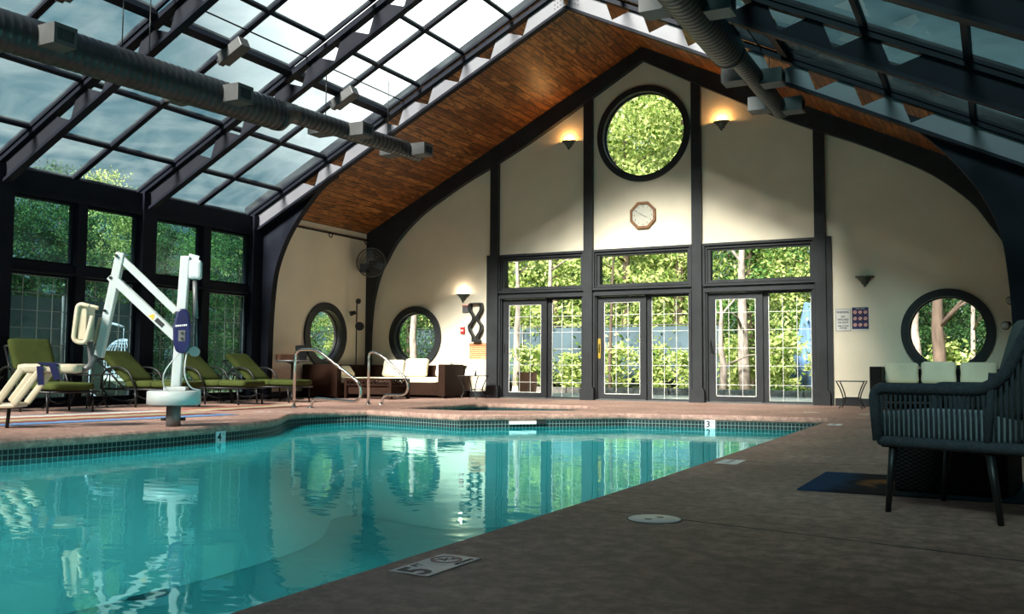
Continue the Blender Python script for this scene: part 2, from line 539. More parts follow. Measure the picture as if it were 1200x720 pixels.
def tag(o, label=None, cat=None, group=None, kind=None):
    if label: o['label'] = label
    if cat: o['category'] = cat
    if group: o['group'] = group
    if kind: o['kind'] = kind
    return o


def thing(name, label, cat, loc=(0, 0, 0), rz=0.0, group=None, kind=None):
    o = bpy.data.objects.new(name, None)
    S.collection.objects.link(o)
    o.empty_display_size = 0.1
    o.location = loc; o.rotation_euler = (0, 0, rz)
    return tag(o, label, cat, group, kind)


def kids(o):
    return [c for c in S.objects if c.parent == o]


def dup(root, loc, rz=None, label=None, group=None):
    src = {o.name: o for o in S.objects}
    def rec(o, par):
        c = o.copy(); S.collection.objects.link(c)
        if par is not None: c.parent = par
        for k in [x for x in src.values() if x.parent == o]:
            rec(k, c)
        return c
    r = rec(root, None)
    r.location = loc
    if rz is not None: r.rotation_euler = (0, 0, rz)
    if label: r['label'] = label
    if group: r['group'] = group
    return r


def text_obj(name, s, size, o, ux, uy, material, parent, depth=0.002, align='CENTER', world=True, bold=0.0, sx=1.0):
    cu = bpy.data.curves.new(name, 'FONT')
    cu.body = s; cu.size = size; cu.align_x = align; cu.align_y = 'CENTER'; cu.extrude = depth; cu.offset = bold
    cu.resolution_u = 3
    t = bpy.data.objects.new('tmp', cu)
    S.collection.objects.link(t)
    dg = bpy.context.evaluated_depsgraph_get()
    me = bpy.data.meshes.new_from_object(t.evaluated_get(dg))
    bpy.data.objects.remove(t)
    ux = Vector(ux).normalized(); uy = Vector(uy).normalized(); w = ux.cross(uy); o = Vector(o)
    if parent is not None and world:
        o = o - Vector(parent.location)
    for v in me.vertices:
        p = v.co.copy()
        v.co = o + ux * p.x * sx + uy * p.y + w * p.z
    me.materials.clear(); me.materials.append(material)
    ob = bpy.data.objects.new(name, me)
    S.collection.objects.link(ob)
    if parent is not None: ob.parent = parent
    return ob


def sweep_loop(name, pts, prof, material, parent=None, closed=True):
    """sweep a profile [(inward offset, z)] round a plan outline (CCW); carries UVs in metres"""
    P = [Vector((p[0], p[1])) for p in pts]; m = len(P); nrm = []
    for i in range(m):
        a = P[i - 1] if (closed or i) else P[i]; b = P[(i + 1) % m] if (closed or i < m - 1) else P[i]
        d1 = (P[i] - a); d2 = (b - P[i])
        n1 = Vector((-d1.y, d1.x)).normalized() if d1.length > 1e-9 else None
        n2 = Vector((-d2.y, d2.x)).normalized() if d2.length > 1e-9 else None
        n = (n1 or n2) + (n2 or n1)
        n.normalize()
        k = 1 / max(0.5, n.dot(n1 or n2))
        nrm.append(n * k)
    arc = [0.0]
    for i in range(1, m + 1):
        arc.append(arc[-1] + (P[i % m] - P[i - 1]).length)
    pl = [0.0]
    for j in range(1, len(prof)):
        pl.append(pl[-1] + math.hypot(prof[j][0] - prof[j - 1][0], prof[j][1] - prof[j - 1][1]))
    k = len(prof); vs = []; fs = []; uvs = []
    for i in range(m):
        for off, z in prof:
            q = P[i] + nrm[i] * off
            vs.append((q.x, q.y, z))
    for i in range(m if closed else m - 1):
        j = (i + 1) % m
        for t in range(k - 1):
            fs.append((i * k + t, i * k + t + 1, j * k + t + 1, j * k + t))
            uvs += [(arc[i], pl[t]), (arc[i], pl[t + 1]), (arc[i + 1], pl[t + 1]), (arc[i + 1], pl[t])]
    me = bpy.data.meshes.new(name); me.from_pydata(vs, [], fs)
    uvl = me.uv_layers.new(name='UVMap')
    for i, u in enumerate(uvs): uvl.data[i].uv = u
    me.materials.append(material)
    o = bpy.data.objects.new(name, me); S.collection.objects.link(o)
    if parent is not None: o.parent = parent
    return o


def spline(pts, n=6, closed=False):
    """Catmull-Rom through points"""
    P = [Vector(p) for p in pts]; m = len(P); out = []
    for i in range(m if closed else m - 1):
        p0 = P[i - 1] if (i or closed) else P[0]; p1 = P[i]; p2 = P[(i + 1) % m]
        p3 = P[(i + 2) % m] if (closed or i + 2 < m) else P[-1]
        for k in range(n):
            t = k / n
            out.append(0.5 * ((2 * p1) + (p2 - p0) * t + (2 * p0 - 5 * p1 + 4 * p2 - p3) * t * t + (3 * p1 - p0 - 3 * p2 + p3) * t ** 3))
    if not closed: out.append(P[-1])
    return out


def fillet(pts, r, n=5):
    """round the corners of a 3D polyline"""
    P = [Vector(p) for p in pts]; out = [P[0]]
    for i in range(1, len(P) - 1):
        a = (P[i - 1] - P[i]); b = (P[i + 1] - P[i])
        d = min(r, a.length * 0.49, b.length * 0.49)
        a = P[i] + a.normalized() * d; b = P[i] + b.normalized() * d
        for k in range(n + 1):
            t = k / n
            out.append(a * (1 - t) ** 2 + P[i] * 2 * t * (1 - t) + b * t * t)
    out.append(P[-1])
    return out


def circ(cx, cy, r, n=40):
    return [(cx + r * math.cos(2 * PI * k / n), cy + r * math.sin(2 * PI * k / n)) for k in range(n)]
# ------------------------------------------------------------------ room figures
CX = -6.45                      # ridge line
XL, XR = -13.45, 0.55           # side walls
YF, YB = 18.4, -4.6             # far wall and wall behind the camera
ZW = -0.19                      # water level


def struct(o, label=None):
    o['kind'] = 'structure'
    if label: o['label'] = label
    return o


def sroot(name):
    o = bpy.data.objects.new(name, None); S.collection.objects.link(o); o['kind'] = 'structure'
    return o


def roof_z(x, top=7.35, m=0.5):
    return top - m * abs(x - CX)


# ------------------------------------------------------------------ pool outlines (counter-clockwise)
right_edge = [(-1.88, -0.4), (-1.88, 2), (-1.87, 5.6), (-1.93, 9), (-1.97, 12), (-2.0, 13.55), (-2.12, 13.68)]
far_edge = [(-3.5, 13.50), (-4.95, 13.27), (-6.78, 11.46), (-8.70, 11.90)]


def sp2(pts, n=5):
    return [(p.x, p.y) for p in spline([(a, b, 0) for a, b in pts], n)]


left_curve = sp2([(-8.95, 11.5), (-9.05, 11.0), (-9.0, 10.5), (-8.70, 10.02), (-8.22, 9.31), (-7.95, 8.6), (-7.83, 7.8), (-7.79, 7.0), (-7.82, 6.15), (-7.91, 5.34), (-8.05, 4.3), (-8.0, 3.0), (-7.6, 1.7), (-7.0, 0.7), (-6.0, -0.1), (-5.0, -0.4)])
POOL = right_edge + far_edge + left_curve
SPA = [(-7.40, 12.62), (-5.95, 13.52), (-5.98, 14.7), (-6.5, 15.48), (-8.55, 15.52), (-8.68, 15.3), (-8.74, 12.85), (-8.55, 12.66)]


def offset(pts, d):
    """outline moved outwards by d"""
    P = [Vector(p) for p in pts]; m = len(P); out = []
    for i in range(m):
        d1 = (P[i] - P[i - 1]); d2 = (P[(i + 1) % m] - P[i])
        n1 = Vector((d1.y, -d1.x)).normalized(); n2 = Vector((d2.y, -d2.x)).normalized()
        n = (n1 + n2).normalized(); k = 1 / max(0.5, n.dot(n1))
        q = P[i] + n * d * k
        out.append((q.x, q.y))
    return out


CW = 0.24
dk = MB().prism([(-13.75, YB), (0.75, YB), (0.75, 18.6), (-13.75, 18.6)], (0, 0, -0.06), (1, 0, 0), (0, 1, 0), 0.06, holes=[offset(POOL, CW), offset(SPA, CW)])
floor = struct(dk.build('floor', M_DECK), 'pinkish brown stamped concrete pool deck')
cop_prof = [(-CW, 0.0), (-0.03, 0.004), (-0.008, -0.004), (0.006, -0.022), (0.008, -0.05), (0.0, -0.075), (-0.02, -0.09)]
pool = sroot('pool_basin'); pool['label'] = 'freeform swimming pool basin sunk in the deck'
sweep_loop('coping', POOL, cop_prof, M_COPING, pool)
sweep_loop('tile_band', POOL, [(-0.02, -0.085), (-0.02, -0.24)], M_TILE, pool)
o = sweep_loop('basin_wall', POOL, [(-0.02, -0.24), (-0.02, -0.6), (0.03, -0.85), (0.13, -1.08), (0.28, -1.28), (0.46, -1.42), (0.62, -1.49)], M_PLASTER, pool)
o.data.polygons.foreach_set('use_smooth', [True] * len(o.data.polygons))
MB().prism(offset(POOL, 0.05), (0, 0, -1.6), (1, 0, 0), (0, 1, 0), 0.1).build('basin_floor', M_PLASTER, pool)
spa = sroot('spa_basin'); spa['label'] = 'small spa basin beyond the pool'
sweep_loop('coping', SPA, cop_prof, M_COPING, spa)
sweep_loop('tile_band', SPA, [(-0.02, -0.085), (-0.02, -0.24)], M_TILE, spa)
sweep_loop('basin_wall', SPA, [(-0.02, -0.24), (-0.02, -1.0)], M_PLASTER, spa)
MB().prism(offset(SPA, 0.05), (0, 0, -1.1), (1, 0, 0), (0, 1, 0), 0.1).build('basin_floor', M_PLASTER, spa)


def water(name, outline, z, label):
    bm = bmesh.new()
    vv = [bm.verts.new((x, y, z)) for x, y in outline]
    E = [bm.edges.new((vv[i], vv[(i + 1) % len(vv)])) for i in range(len(vv))]
    bmesh.ops.triangle_fill(bm, use_beauty=True, edges=E, normal=(0, 0, 1))
    bmesh.ops.recalc_face_normals(bm, faces=bm.faces[:])
    if bm.faces[0].normal.z < 0: bmesh.ops.reverse_faces(bm, faces=bm.faces[:])
    me = bpy.data.meshes.new(name); bm.to_mesh(me); bm.free(); me.materials.append(M_WATER)
    o = bpy.data.objects.new(name, me); S.collection.objects.link(o)
    tag(o, label, 'water', None, 'stuff')
    return o


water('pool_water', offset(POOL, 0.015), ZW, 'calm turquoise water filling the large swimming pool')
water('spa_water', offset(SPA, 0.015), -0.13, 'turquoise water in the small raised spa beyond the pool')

# deck joints: shallow saw cuts
jt = MB()
for a, b in (((-1.66, 4.17), (-0.12, 3.83)), ((-0.12, 3.83), (0.54, 3.70)), ((-1.7, 6.86), (0.5, 7.32)), ((-1.72, 11.6), (0.5, 11.5))):
    jt.bar((a[0], a[1], 0.0006), (b[0], b[1], 0.0006), 0.009, 0.001)
struct(jt.build('floor_joint', M_INK))

# ------------------------------------------------------------------ walls
DOORS = [(-9.88, -7.77), (-7.60, -5.42), (-5.21, -3.01)]
ROUND = [(-12.10, 1.38, 0.72, 0.57), (-0.76, 1.36, 0.775, 0.64), (-6.47, 5.60, 1.02, 0.89)]
holes = [[(a, 0.0), (b, 0.0), (b, 3.2), (a, 3.2)] for a, b in DOORS]
holes[0][0] = (holes[0][0][0], 0.0)
outer = [(-13.65, 0)]
for a, b in DOORS:
    outer += [(a, 0), (a, 3.2), (b, 3.2), (b, 0)]
outer += [(0.75, 0), (0.75, 3.9), (CX, 7.55), (-13.65, 3.9)]
MBw = MB().prism(outer, (0, 18.6, 0), (1, 0, 0), (0, 0, 1), 0.2, holes=[circ(x, z, ri + 0.04) for x, z, ro, ri in ROUND])
struct(MBw.build('wall_far', M_WALL), 'cream stucco gable wall at the far end')
struct(MB().prism([(14.5, 0), (18.6, 0), (18.6, 3.88), (14.5, 3.88)], (-13.65, 0, 0), (0, 1, 0), (0, 0, 1), 0.2, holes=[circ(16.76, 1.38, 0.61)]).build('wall_left', M_WALL), 'cream stucco side wall with a round window')
struct(MB().box(XR, XR + 0.2, YB, 18.6, 0, 3.88).build('wall_right', M_WALL))
struct(MB().prism([(-13.65, 0), (0.75, 0), (0.75, 3.9), (CX, 7.55), (-13.65, 3.9)], (0, YB, 0), (1, 0, 0), (0, 0, 1), 0.2).build('wall_behind', M_WALL))
struct(MB().box(-13.65, XL, YB, -2.1, 0, 3.88).build('wall_left_near', M_WALL))


def chevron(y0, y1, top, th, m, name, material):
    e = 7.2
    poly = [(CX - e, top - m * e), (CX, top), (CX + e, top - m * e), (CX + e, top - m * e + th), (CX, top + th), (CX - e, top - m * e + th)]
    return struct(MB().prism(poly, (0, y1, 0), (1, 0, 0), (0, 0, 1), y1 - y0).build(name, material))


chevron(14.37, 18.6, 7.42, 0.12, 0.505, 'ceiling', M_WOOD)['label'] = 'sloping ceiling of stained boards'
chevron(YB, -1.98, 7.42, 0.12, 0.505, 'ceiling', M_WOOD)['label'] = 'unseen sloping board ceiling at the near end, placed to shade the deck'  # solid roof behind the camera, placed to keep the near deck dark

chevron(14.352, 14.37, 7.43, 0.13, 0.505, 'trim_30', M_STEEL)
# round windows
for i, (x, z, ro, ri) in enumerate(ROUND):
    w = sroot('window_%d' % (i + 1)); w.location = (x, 18.5, z)
    w['label'] = ['round dark-framed window in the far wall behind the wicker sofa', 'round dark-framed window in the far wall above the cream cushions', 'large round window high in the gable'][i]
    MB().ring((x, 18.4, z), (0, -1, 0), ri, ro, -0.2, 0.045, 64).build('frame', M_DARK, w, world=True)
    MB().ring((x, 18.4, z), (0, -1, 0), ri - 0.025, ri + 0.03, -0.16, -0.10, 64).build('glazing_bead', M_BLACK, w, world=True)
    MB().lathe([(ri, 0.0), (ri, 0.008)], (x, 18.53, z), (0, 1, 0), 64, False).build('pane', M_GLASS, w, world=True)
w = sroot('window_4'); w.location = (-13.55, 16.76, 1.38); w['label'] = 'round dark-framed window in the side wall'
MB().ring((-13.45, 16.76, 1.38), (1, 0, 0), 0.57, 0.74, -0.2, 0.05, 64).build('frame', M_DARK, w, world=True)
MB().ring((-13.45, 16.76, 1.38), (1, 0, 0), 0.545, 0.6, -0.16, -0.10, 64).build('glazing_bead', M_BLACK, w, world=True)
MB().lathe([(0.57, 0.0), (0.57, 0.008)], (-13.58, 16.76, 1.38), (1, 0, 0), 64, False).build('pane', M_GLASS, w, world=True)

# ------------------------------------------------------------------ door units of the far wall
M_BRASS = mat('brass', (0.62, 0.42, 0.07), rough=0.3, metal=0.6, var=0.1)
ROWS = [0.36, 0.737, 1.09, 1.45, 1.80]
for i, (a, b) in enumerate(DOORS):
    d = sroot('door_%d' % (i + 1)); d.location = ((a + b) / 2, 18.4, 0)
    d['label'] = 'dark sliding patio door with gridded glass and a transom light'
    tr = [(a + 0.16, 2.45), (b - 0.11, 2.45), (b - 0.11, 3.05), (a + 0.16, 3.05)]
    op = [(a + 0.09, 0.02), (b - 0.09, 0.02), (b - 0.09, 2.2), (a + 0.09, 2.2)]
    cs = MB().prism([(a, 0), (b, 0), (b, 3.2), (a, 3.2)], (0, 18.55, 0), (1, 0, 0), (0, 0, 1), 0.17, holes=[tr, op])
    # mouldings round the transom and over the door head
    def rim(x0, x1, z0, z1, w, y0, y1):
        cs.box(x0, x1, y0, y1, z0, z0 + w).box(x0, x1, y0, y1, z1 - w, z1).box(x0, x0 + w, y0, y1, z0 + w, z1 - w).box(x1 - w, x1, y0, y1, z0 + w, z1 - w)
    rim(a + 0.01, b - 0.01, 2.33, 3.19, 0.045, 18.33, 18.38)
    rim(a + 0.07, b - 0.055, 2.385, 3.115, 0.03, 18.345, 18.38)
    cs.box(a + 0.02, b - 0.02, 18.335, 18.38, 2.21, 2.27)
    cs.box(a + 0.02, a + 0.06, 18.345, 18.38, 0.0, 2.21).box(b - 0.06, b - 0.02, 18.345, 18.38, 0.0, 2.21)
    cs.build('casing', M_DARK, d, world=True)
    MB().box(tr[0][0], tr[1][0], 18.49, 18.498, 2.45, 3.05).build('transom_pane', M_GLASS, d, world=True)
    # fixed panel at the back of the frame
    fx = MB().prism([(a + 1.12, 0.02), (b - 0.09, 0.02), (b - 0.09, 2.2), (a + 1.12, 2.2)], (0, 18.545, 0), (1, 0, 0), (0, 0, 1), 0.05,
                    holes=[[(a + 1.27, 0.05), (b - 0.12, 0.05), (b - 0.12, 2.16), (a + 1.27, 2.16)]]).build('fixed_panel', M_DARK, d, world=True)
    MB().box(a + 1.27, b - 0.12, 18.517, 18.525, 0.05, 2.16).build('pane', M_GLASS, fx)
    g0, g1 = a + 1.27, b - 0.12
    mu = MB()
    for z in ROWS: mu.box(g0, g1, 18.508, 18.517, z - 0.0045, z + 0.0045)
    for k in (1, 2):
        x = g0 + (g1 - g0) * k / 3; mu.box(x - 0.0045, x + 0.0045, 18.506, 18.517, 0.05, 2.16)
    mu.box(g0, g0 + .012, 18.507, 18.517, .05, 2.16).box(g1 - .012, g1, 18.507, 18.517, .05, 2.16)
    mu.build('muntin_grid', M_MUNTIN, fx)
    for o in kids(fx):
        o.parent = fx
        for v in o.data.vertices: v.co -= Vector(d.location)
    # sliding leaf in front
    lf = MB().prism([(a + 0.09, 0.03), (a + 1.17, 0.03), (a + 1.17, 2.19), (a + 0.09, 2.19)], (0, 18.49, 0), (1, 0, 0), (0, 0, 1), 0.05,
                    holes=[[(a + 0.235, 0.13), (a + 1.035, 0.13), (a + 1.035, 2.07), (a + 0.235, 2.07)]]).build('sliding_panel', M_DARK, d, world=True)
    ch = [MB().box(a + 0.235, a + 1.035, 18.462, 18.47, 0.13, 2.07).build('pane', M_GLASS, lf)]
    mu = MB(); g0, g1 = a + 0.235, a + 1.035
    for z in ROWS: mu.box(g0, g1, 18.453, 18.462, z - 0.0045, z + 0.0045)
    for k in (1, 2):
        x = g0 + (g1 - g0) * k / 3; mu.box(x - 0.0045, x + 0.0045, 18.452, 18.462, 0.13, 2.07)
    mu.box(g0, g0 + .014, 18.45, 18.462, .13, 2.07).box(g1 - .014, g1, 18.45, 18.462, .13, 2.07).box(g0, g1, 18.45, 18.462, .13, .144).box(g0, g1, 18.45, 18.462, 2.056, 2.07)
    ch.append(mu.build('muntin_grid', M_MUNTIN, lf))
    h = MB()
    if i == 1:
        h.box(a + 0.105, a + 0.165, 18.425, 18.44, 0.88, 1.30)
        ch.append(h.build('handle_plate', M_BRASS, lf)); ch[-1]['label'] = 'brass handle plate'
        h2 = MB().tube([(a + 0.135, 18.43, 1.0), (a + 0.135, 18.40, 1.02), (a + 0.135, 18.40, 1.17), (a + 0.135, 18.43, 1.19)], 0.009, 8)
        h2.box(a + .20, a + .23, 18.43, 18.44, 1.10, 1.14).box(a + .20, a + .23, 18.43, 18.44, 1.03, 1.07)
        ch.append(h2.build('pull', M_BLACK, lf))
    elif i == 2:
        h.box(a + 0.12, a + 0.15, 18.42, 18.44, 1.0, 1.25).bar((a + 0.135, 18.41, 1.2), (a + 0.19, 18.39, 1.0), 0.03, 0.02)
        h.box(a + .2, a + .225, 18.43, 18.44, 1.12, 1.16)
        ch.append(h.build('lever_handle', M_BLACK, lf))
    else:
        h.box(a + 0.12, a + 0.145, 18.425, 18.44, 1.0, 1.2).box(a + .2, a + .225, 18.43, 18.44, 1.12, 1.17).box(a + .2, a + .225, 18.43, 18.44, 1.02, 1.07)
        ch.append(h.build('latch', M_BLACK, lf))
    for o in ch:
        for v in o.data.vertices: v.co -= Vector(d.location)
    MB().box(a, b, 18.36, 18.62, -0.005, 0.022).build('threshold', M_GREYBOX, d, world=True)

# pilasters with plinths
for k, x in enumerate((-9.965, -7.685, -5.315, -2.92)):
    p = MB().box(x - 0.10, x + 0.10, 18.30, 18.4, 0, roof_z(x, 7.45))
    p.box(x - 0.155, x + 0.155, 18.24, 18.4, 0, 0.24).box(x - 0.135, x + 0.135, 18.26, 18.4, 0.24, 0.28)
    if k in (0, 3):
        sgn = -1 if k == 0 else 1
        p.box(x, x + sgn * 0.2, 18.34, 18.4, 0, 3.2)
    struct(p.build('trim_%d' % (k + 1), M_DARK), 'dark timber pilaster dividing the far wall')
# baseboards
struct(MB().box(-13.3, -10.15, 18.37, 18.4, 0, 0.14).build('baseboard_far_left', M_DARK))
struct(MB().box(-2.7, 0.5, 18.37, 18.4, 0, 0.14).build('baseboard_far_right', M_DARK))
struct(MB().box(-13.45, -13.42, 14.7, 18.4, 0, 0.14).build('baseboard_side', M_DARK))

# arched boards: far wall and the portal where the board ceiling begins
ARCH = [(0, 7.13), (1.25, 6.42), (2.6, 5.68), (3.55, 5.22), (4.2, 4.93), (4.8, 4.62), (5.5, 4.21), (6.1, 3.68), (6.4, 3.25), (6.63, 2.85), (6.79, 2.3), (6.87, 1.63), (6.89, 0.8), (6.9, 0)]


def arch_poly(pts, top, m, ex):
    r = [(CX + dx, z) for dx, z in pts]; l = [(CX - dx, z) for dx, z in pts[1:]]
    inner = list(reversed(r)) + l                                     # right foot -> apex -> left foot
    outer_ = [(CX - ex, 0), (CX - ex, top - m * ex), (CX, top), (CX + ex, top - m * ex), (CX + ex, 0)]
    return inner + outer_


def smooth_arch(pts, n=4):
    q = spline([(a, b, 0) for a, b in pts[1:]], n)
    return [pts[0]] + [(p.x, p.y) for p in q]


poly = arch_poly(smooth_arch(ARCH), 7.44, 0.505, 7.0)
struct(MB().prism(poly, (0, 18.4, 0), (1, 0, 0), (0, 0, 1), 0.13).build('trim_5', M_DARK), 'dark arched board framing the far wall')
ARCH2 = [(5.05, 4.42), (5.25, 4.34), (5.5, 4.16), (5.85, 3.80), (6.15, 3.42), (6.38, 3.02), (6.55, 2.55), (6.63, 1.9), (6.66, 1.2), (6.67, 0)]
for sg, nm in ((-1, 'trim_6'), (1, 'trim_7')):
    q = [(p.x, p.y) for p in spline([(a, b, 0) for a, b in ARCH2], 4)]
    pl = [(CX + sg * dx, z) for dx, z in q] + [(CX + sg * 7.0, 0), (CX + sg * 7.0, 7.0 - 0.5 * 7.0 + 0.1), (CX + sg * 5.05, 7.1 - 0.5 * 5.05)]
    struct(MB().prism(pl, (0, 14.68, 0), (1, 0, 0), (0, 0, 1), 0.14).build(nm, M_STEEL), 'curved dark brace board under the nearest roof truss')

# ------------------------------------------------------------------ roof trusses
TRUSS_Y = [14.42, 11.66, 8.92, 6.18, 3.44, 0.70, -2.04]
TLAB = ['dark roof truss with lilac-grey tooth web where the board ceiling starts',
        'second roof truss from the board ceiling crossing the skylights',
        'third roof truss from the board ceiling behind the long duct',
        'fourth roof truss from the board ceiling high over the pool',
        'fifth roof truss from the board ceiling above the near end of the pool',
        'sixth roof truss, straight above the camera',
        'last roof truss, behind the camera']
cs_, sn_ = math.cos(math.atan(0.5)), math.sin(math.atan(0.5))
ZB = 6.87                                              # underside of the bottom chord at the ridge
for i, Y in enumerate(TRUSS_Y):
    t = thing('roof_truss', TLAB[i], 'truss', (CX, Y, 0), group='roof trusses of the glazed hall')
    lo = MB(); up = MB()
    for sg in (-1, 1):
        L = 7.05
        a = Vector((CX, Y, ZB + 0.025)); b = Vector((CX + sg * L, Y, ZB + 0.025 - 0.5 * L))
        nrm = Vector((sg * sn_, 0, cs_))
        lo.bar(a, b, 0.13, 0.045, up=nrm)
        c = a + Vector((0, 0, 0.375)); d2 = b + Vector((0, 0, 0.375))
        up.bar(c, d2, 0.15, 0.07, up=nrm)
        up.bar(c + Vector((0, 0, 0.055)), d2 + Vector((0, 0, 0.055)), 0.05, 0.05, up=nrm)
        # toothed web: strip with triangular openings narrowing downwards
        H = 0.325; p = 0.735; land = 0.13; l0 = 0.62; l1 = 6.52
        top = [(0.0, H + 0.03), (l0, H)]
        s = l0
        while s + p < l1 + 0.05:
            top += [(s + (p - land) / 2, 0.03), (s + p - land, H), (s + p, H)]
            s += p
        end = 7.0 / cs_
        pol = [(0.0, 0.0), (end, 0.0), (end, H)] + list(reversed(top))
        ux = Vector((sg * cs_, 0, -sn_)); uy = nrm
        o = Vector((CX, Y + 0.01, ZB + 0.05))
        w = ux.cross(uy)
        MB().prism(pol, o, ux, uy, 0.02 if w.y < 0 else -0.02).build('web_plate', M_WEB_LIT if i == 0 else M_WEB_SHADED, t, world=True)
        MB().box(CX + sg * 6.86, CX + sg * 7.16, Y - 0.15, Y + 0.15, 0, 3.74).build('post', M_STEEL, t, world=True)
    lo.build('bottom_chord', M_STEEL, t, world=True)
    up.build('top_chord', M_STEEL, t, world=True)
    if i == 0:
        for r_ in range(3):
            for k in (-4, -3, -2, -1, 1, 2, 3, 4):
                x = CX + k * 0.055
                MB().lathe([(0.010, 0), (0.010, 0.006)], (x, Y - 0.012, ZB + 0.15 + r_ * 0.075 - 0.5 * abs(x - CX)), (0, -1, 0), 8, False).build('bolt', M_INK, t, world=True)

# eave beams, transoms, sills and ridge
struct(MB().box(-13.72, -13.36, -2.02, 14.5, 3.33, 3.72).box(-13.44, -13.33, -2.02, 14.5, 3.33, 3.43).build('trim_8', M_STEEL), 'dark eave beam over the side windows')
struct(MB().box(0.46, 0.82, -2.02, 14.5, 3.33, 3.72).build('trim_9', M_STEEL))
struct(MB().box(-13.6, -13.4, -2.02, 14.5, 2.16, 2.30).box(-13.6, -13.34, -2.02, 14.5, 2.13, 2.17).build('trim_10', M_STEEL), 'dark transom rail between side windows and doors')
struct(MB().box(-13.6, -13.34, -2.02, 14.5, 0.0, 0.09).build('trim_11', M_STEEL))
struct(MB().box(CX - 0.09, CX + 0.09, -2.02, 14.5, 7.16, 7.36).build('trim_12', M_STEEL), 'dark ridge beam')

# ------------------------------------------------------------------ skylight strips: two per bay on each slope
S_LO = [-0.16, 0.75, 1.86, 3.28]
S_UP = [3.28, 4.03, 4.97, 5.95, 6.93]
wn = 5
for bi in range(6):
    y1, y0 = TRUSS_Y[bi], TRUSS_Y[bi + 1]
    ym = (y0 + y1) / 2
    for (a, b) in ((y0 + 0.055, ym - 0.004), (ym + 0.004, y1 - 0.055)):
        for sg in (-1, 1):
            w = sroot('window_%d' % wn); wn += 1
            w['label'] = 'sloping skylight strip between two roof trusses'
            def pt(s, y, dz=0.0):
                dx = 7.0 - s
                x = CX + sg * dx
                return Vector((x, y, 7.35 - 0.5 * dx + dz))
            w.location = pt(3.3, (a + b) / 2)
            nrm = Vector((sg * sn_, 0, cs_))
            fr = MB()
            def rail(s0, s1, dz):
                for y in (a + 0.022, b - 0.022):
                    fr.bar(pt(s0, y, dz), pt(s1, y, dz), 0.044, 0.075, up=nrm)
            rail(-0.16, 3.28, 0); rail(3.28, 6.95, 0.05)
            for s in S_LO[:-1]:
                fr.bar(pt(s, a, 0), pt(s, b, 0), 0.075, 0.07, up=nrm)
            for s in S_UP[1:]:
                fr.bar(pt(s, a, 0.05), pt(s, b, 0.05), 0.06, 0.065, up=nrm)
            fr.bar(pt(3.28, a, 0.02), pt(3.28, b, 0.02), 0.13, 0.16, up=nrm)
            fr.tube([pt(3.68, a, -0.03), pt(3.68, b, -0.03)], 0.012, 6)
            fr.build('frame', M_STEEL, w, world=True)
            for lst, dz in ((S_LO, 0.005), (S_UP, 0.055)):
                for s0, s1 in zip(lst[:-1], lst[1:]):
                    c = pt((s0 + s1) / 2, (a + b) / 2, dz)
                    MB().obox(c, (Vector((sg * cs_, 0, -sn_)), (0, 1, 0), nrm), ((s1 - s0) / 2 / cs_, (b - a) / 2 - 0.01, 0.004)).build('pane', M_ROOFGLASS if sg < 0 or s0 > 3.9 else M_ROOFDIM, w, world=True)

# ------------------------------------------------------------------ side windows: two tall bays per truss bay, upper lights and gridded lower lights
for bi in range(6):
    y1, y0 = TRUSS_Y[bi] - 0.15, TRUSS_Y[bi + 1] + 0.15
    ym = (y0 + y1) / 2 + 0.03
    struct(MB().box(-13.58, -13.36, ym - 0.09, ym + 0.09, 0.09, 3.35).build('trim_%d' % (13 + bi), M_STEEL))
    for (a, b) in ((y0, ym - 0.09), (ym + 0.09, y1)):
        w = sroot('window_%d' % wn); wn += 1
        w.location = (-13.5, (a + b) / 2, 2.8); w['label'] = 'upper side window looking into the woods'
        f = MB()
        for (p, q, z0, z1) in ((a, b, 2.30, 2.335), (a, b, 3.30, 3.335), (a, a + 0.035, 2.335, 3.30), (b - 0.035, b, 2.335, 3.30)):
            f.box(-13.55, -13.46, p, q, z0, z1)
        f.build('frame', M_STEEL, w, world=True)
        MB().box(-13.51, -13.50, a + 0.03, b - 0.03, 2.33, 3.305).build('pane', M_SIDEGLASS, w, world=True)
        w = sroot('window_%d' % wn); wn += 1
        w.location = (-13.5, (a + b) / 2, 1.1); w['label'] = 'lower side window with a pale muntin grid'
        f = MB()
        for (p, q, z0, z1) in ((a, b, 0.09, 0.15), (a, b, 2.09, 2.14), (a, a + 0.05, 0.15, 2.09), (b - 0.05, b, 0.15, 2.09)):
            f.box(-13.56, -13.45, p, q, z0, z1)
        f.build('frame', M_STEEL, w, world=True)
        MB().box(-13.51, -13.502, a + 0.04, b - 0.04, 0.14, 2.10).build('pane', M_SIDEGLASS, w, world=True)
        mu = MB()
        for k in range(5):
            y = a + 0.055 + (b - a - 0.11) * k / 4
            mu.box(-13.502, -13.492, y - 0.0045, y + 0.0045, 0.15, 2.09)
        for k in range(8):
            z = 0.155 + 1.93 * k / 7
            mu.box(-13.502, -13.493, a + 0.05, b - 0.05, z - 0.0045, z + 0.0045)
        mu.build('muntin_grid', M_MUNTIN_DIM, w, world=True)
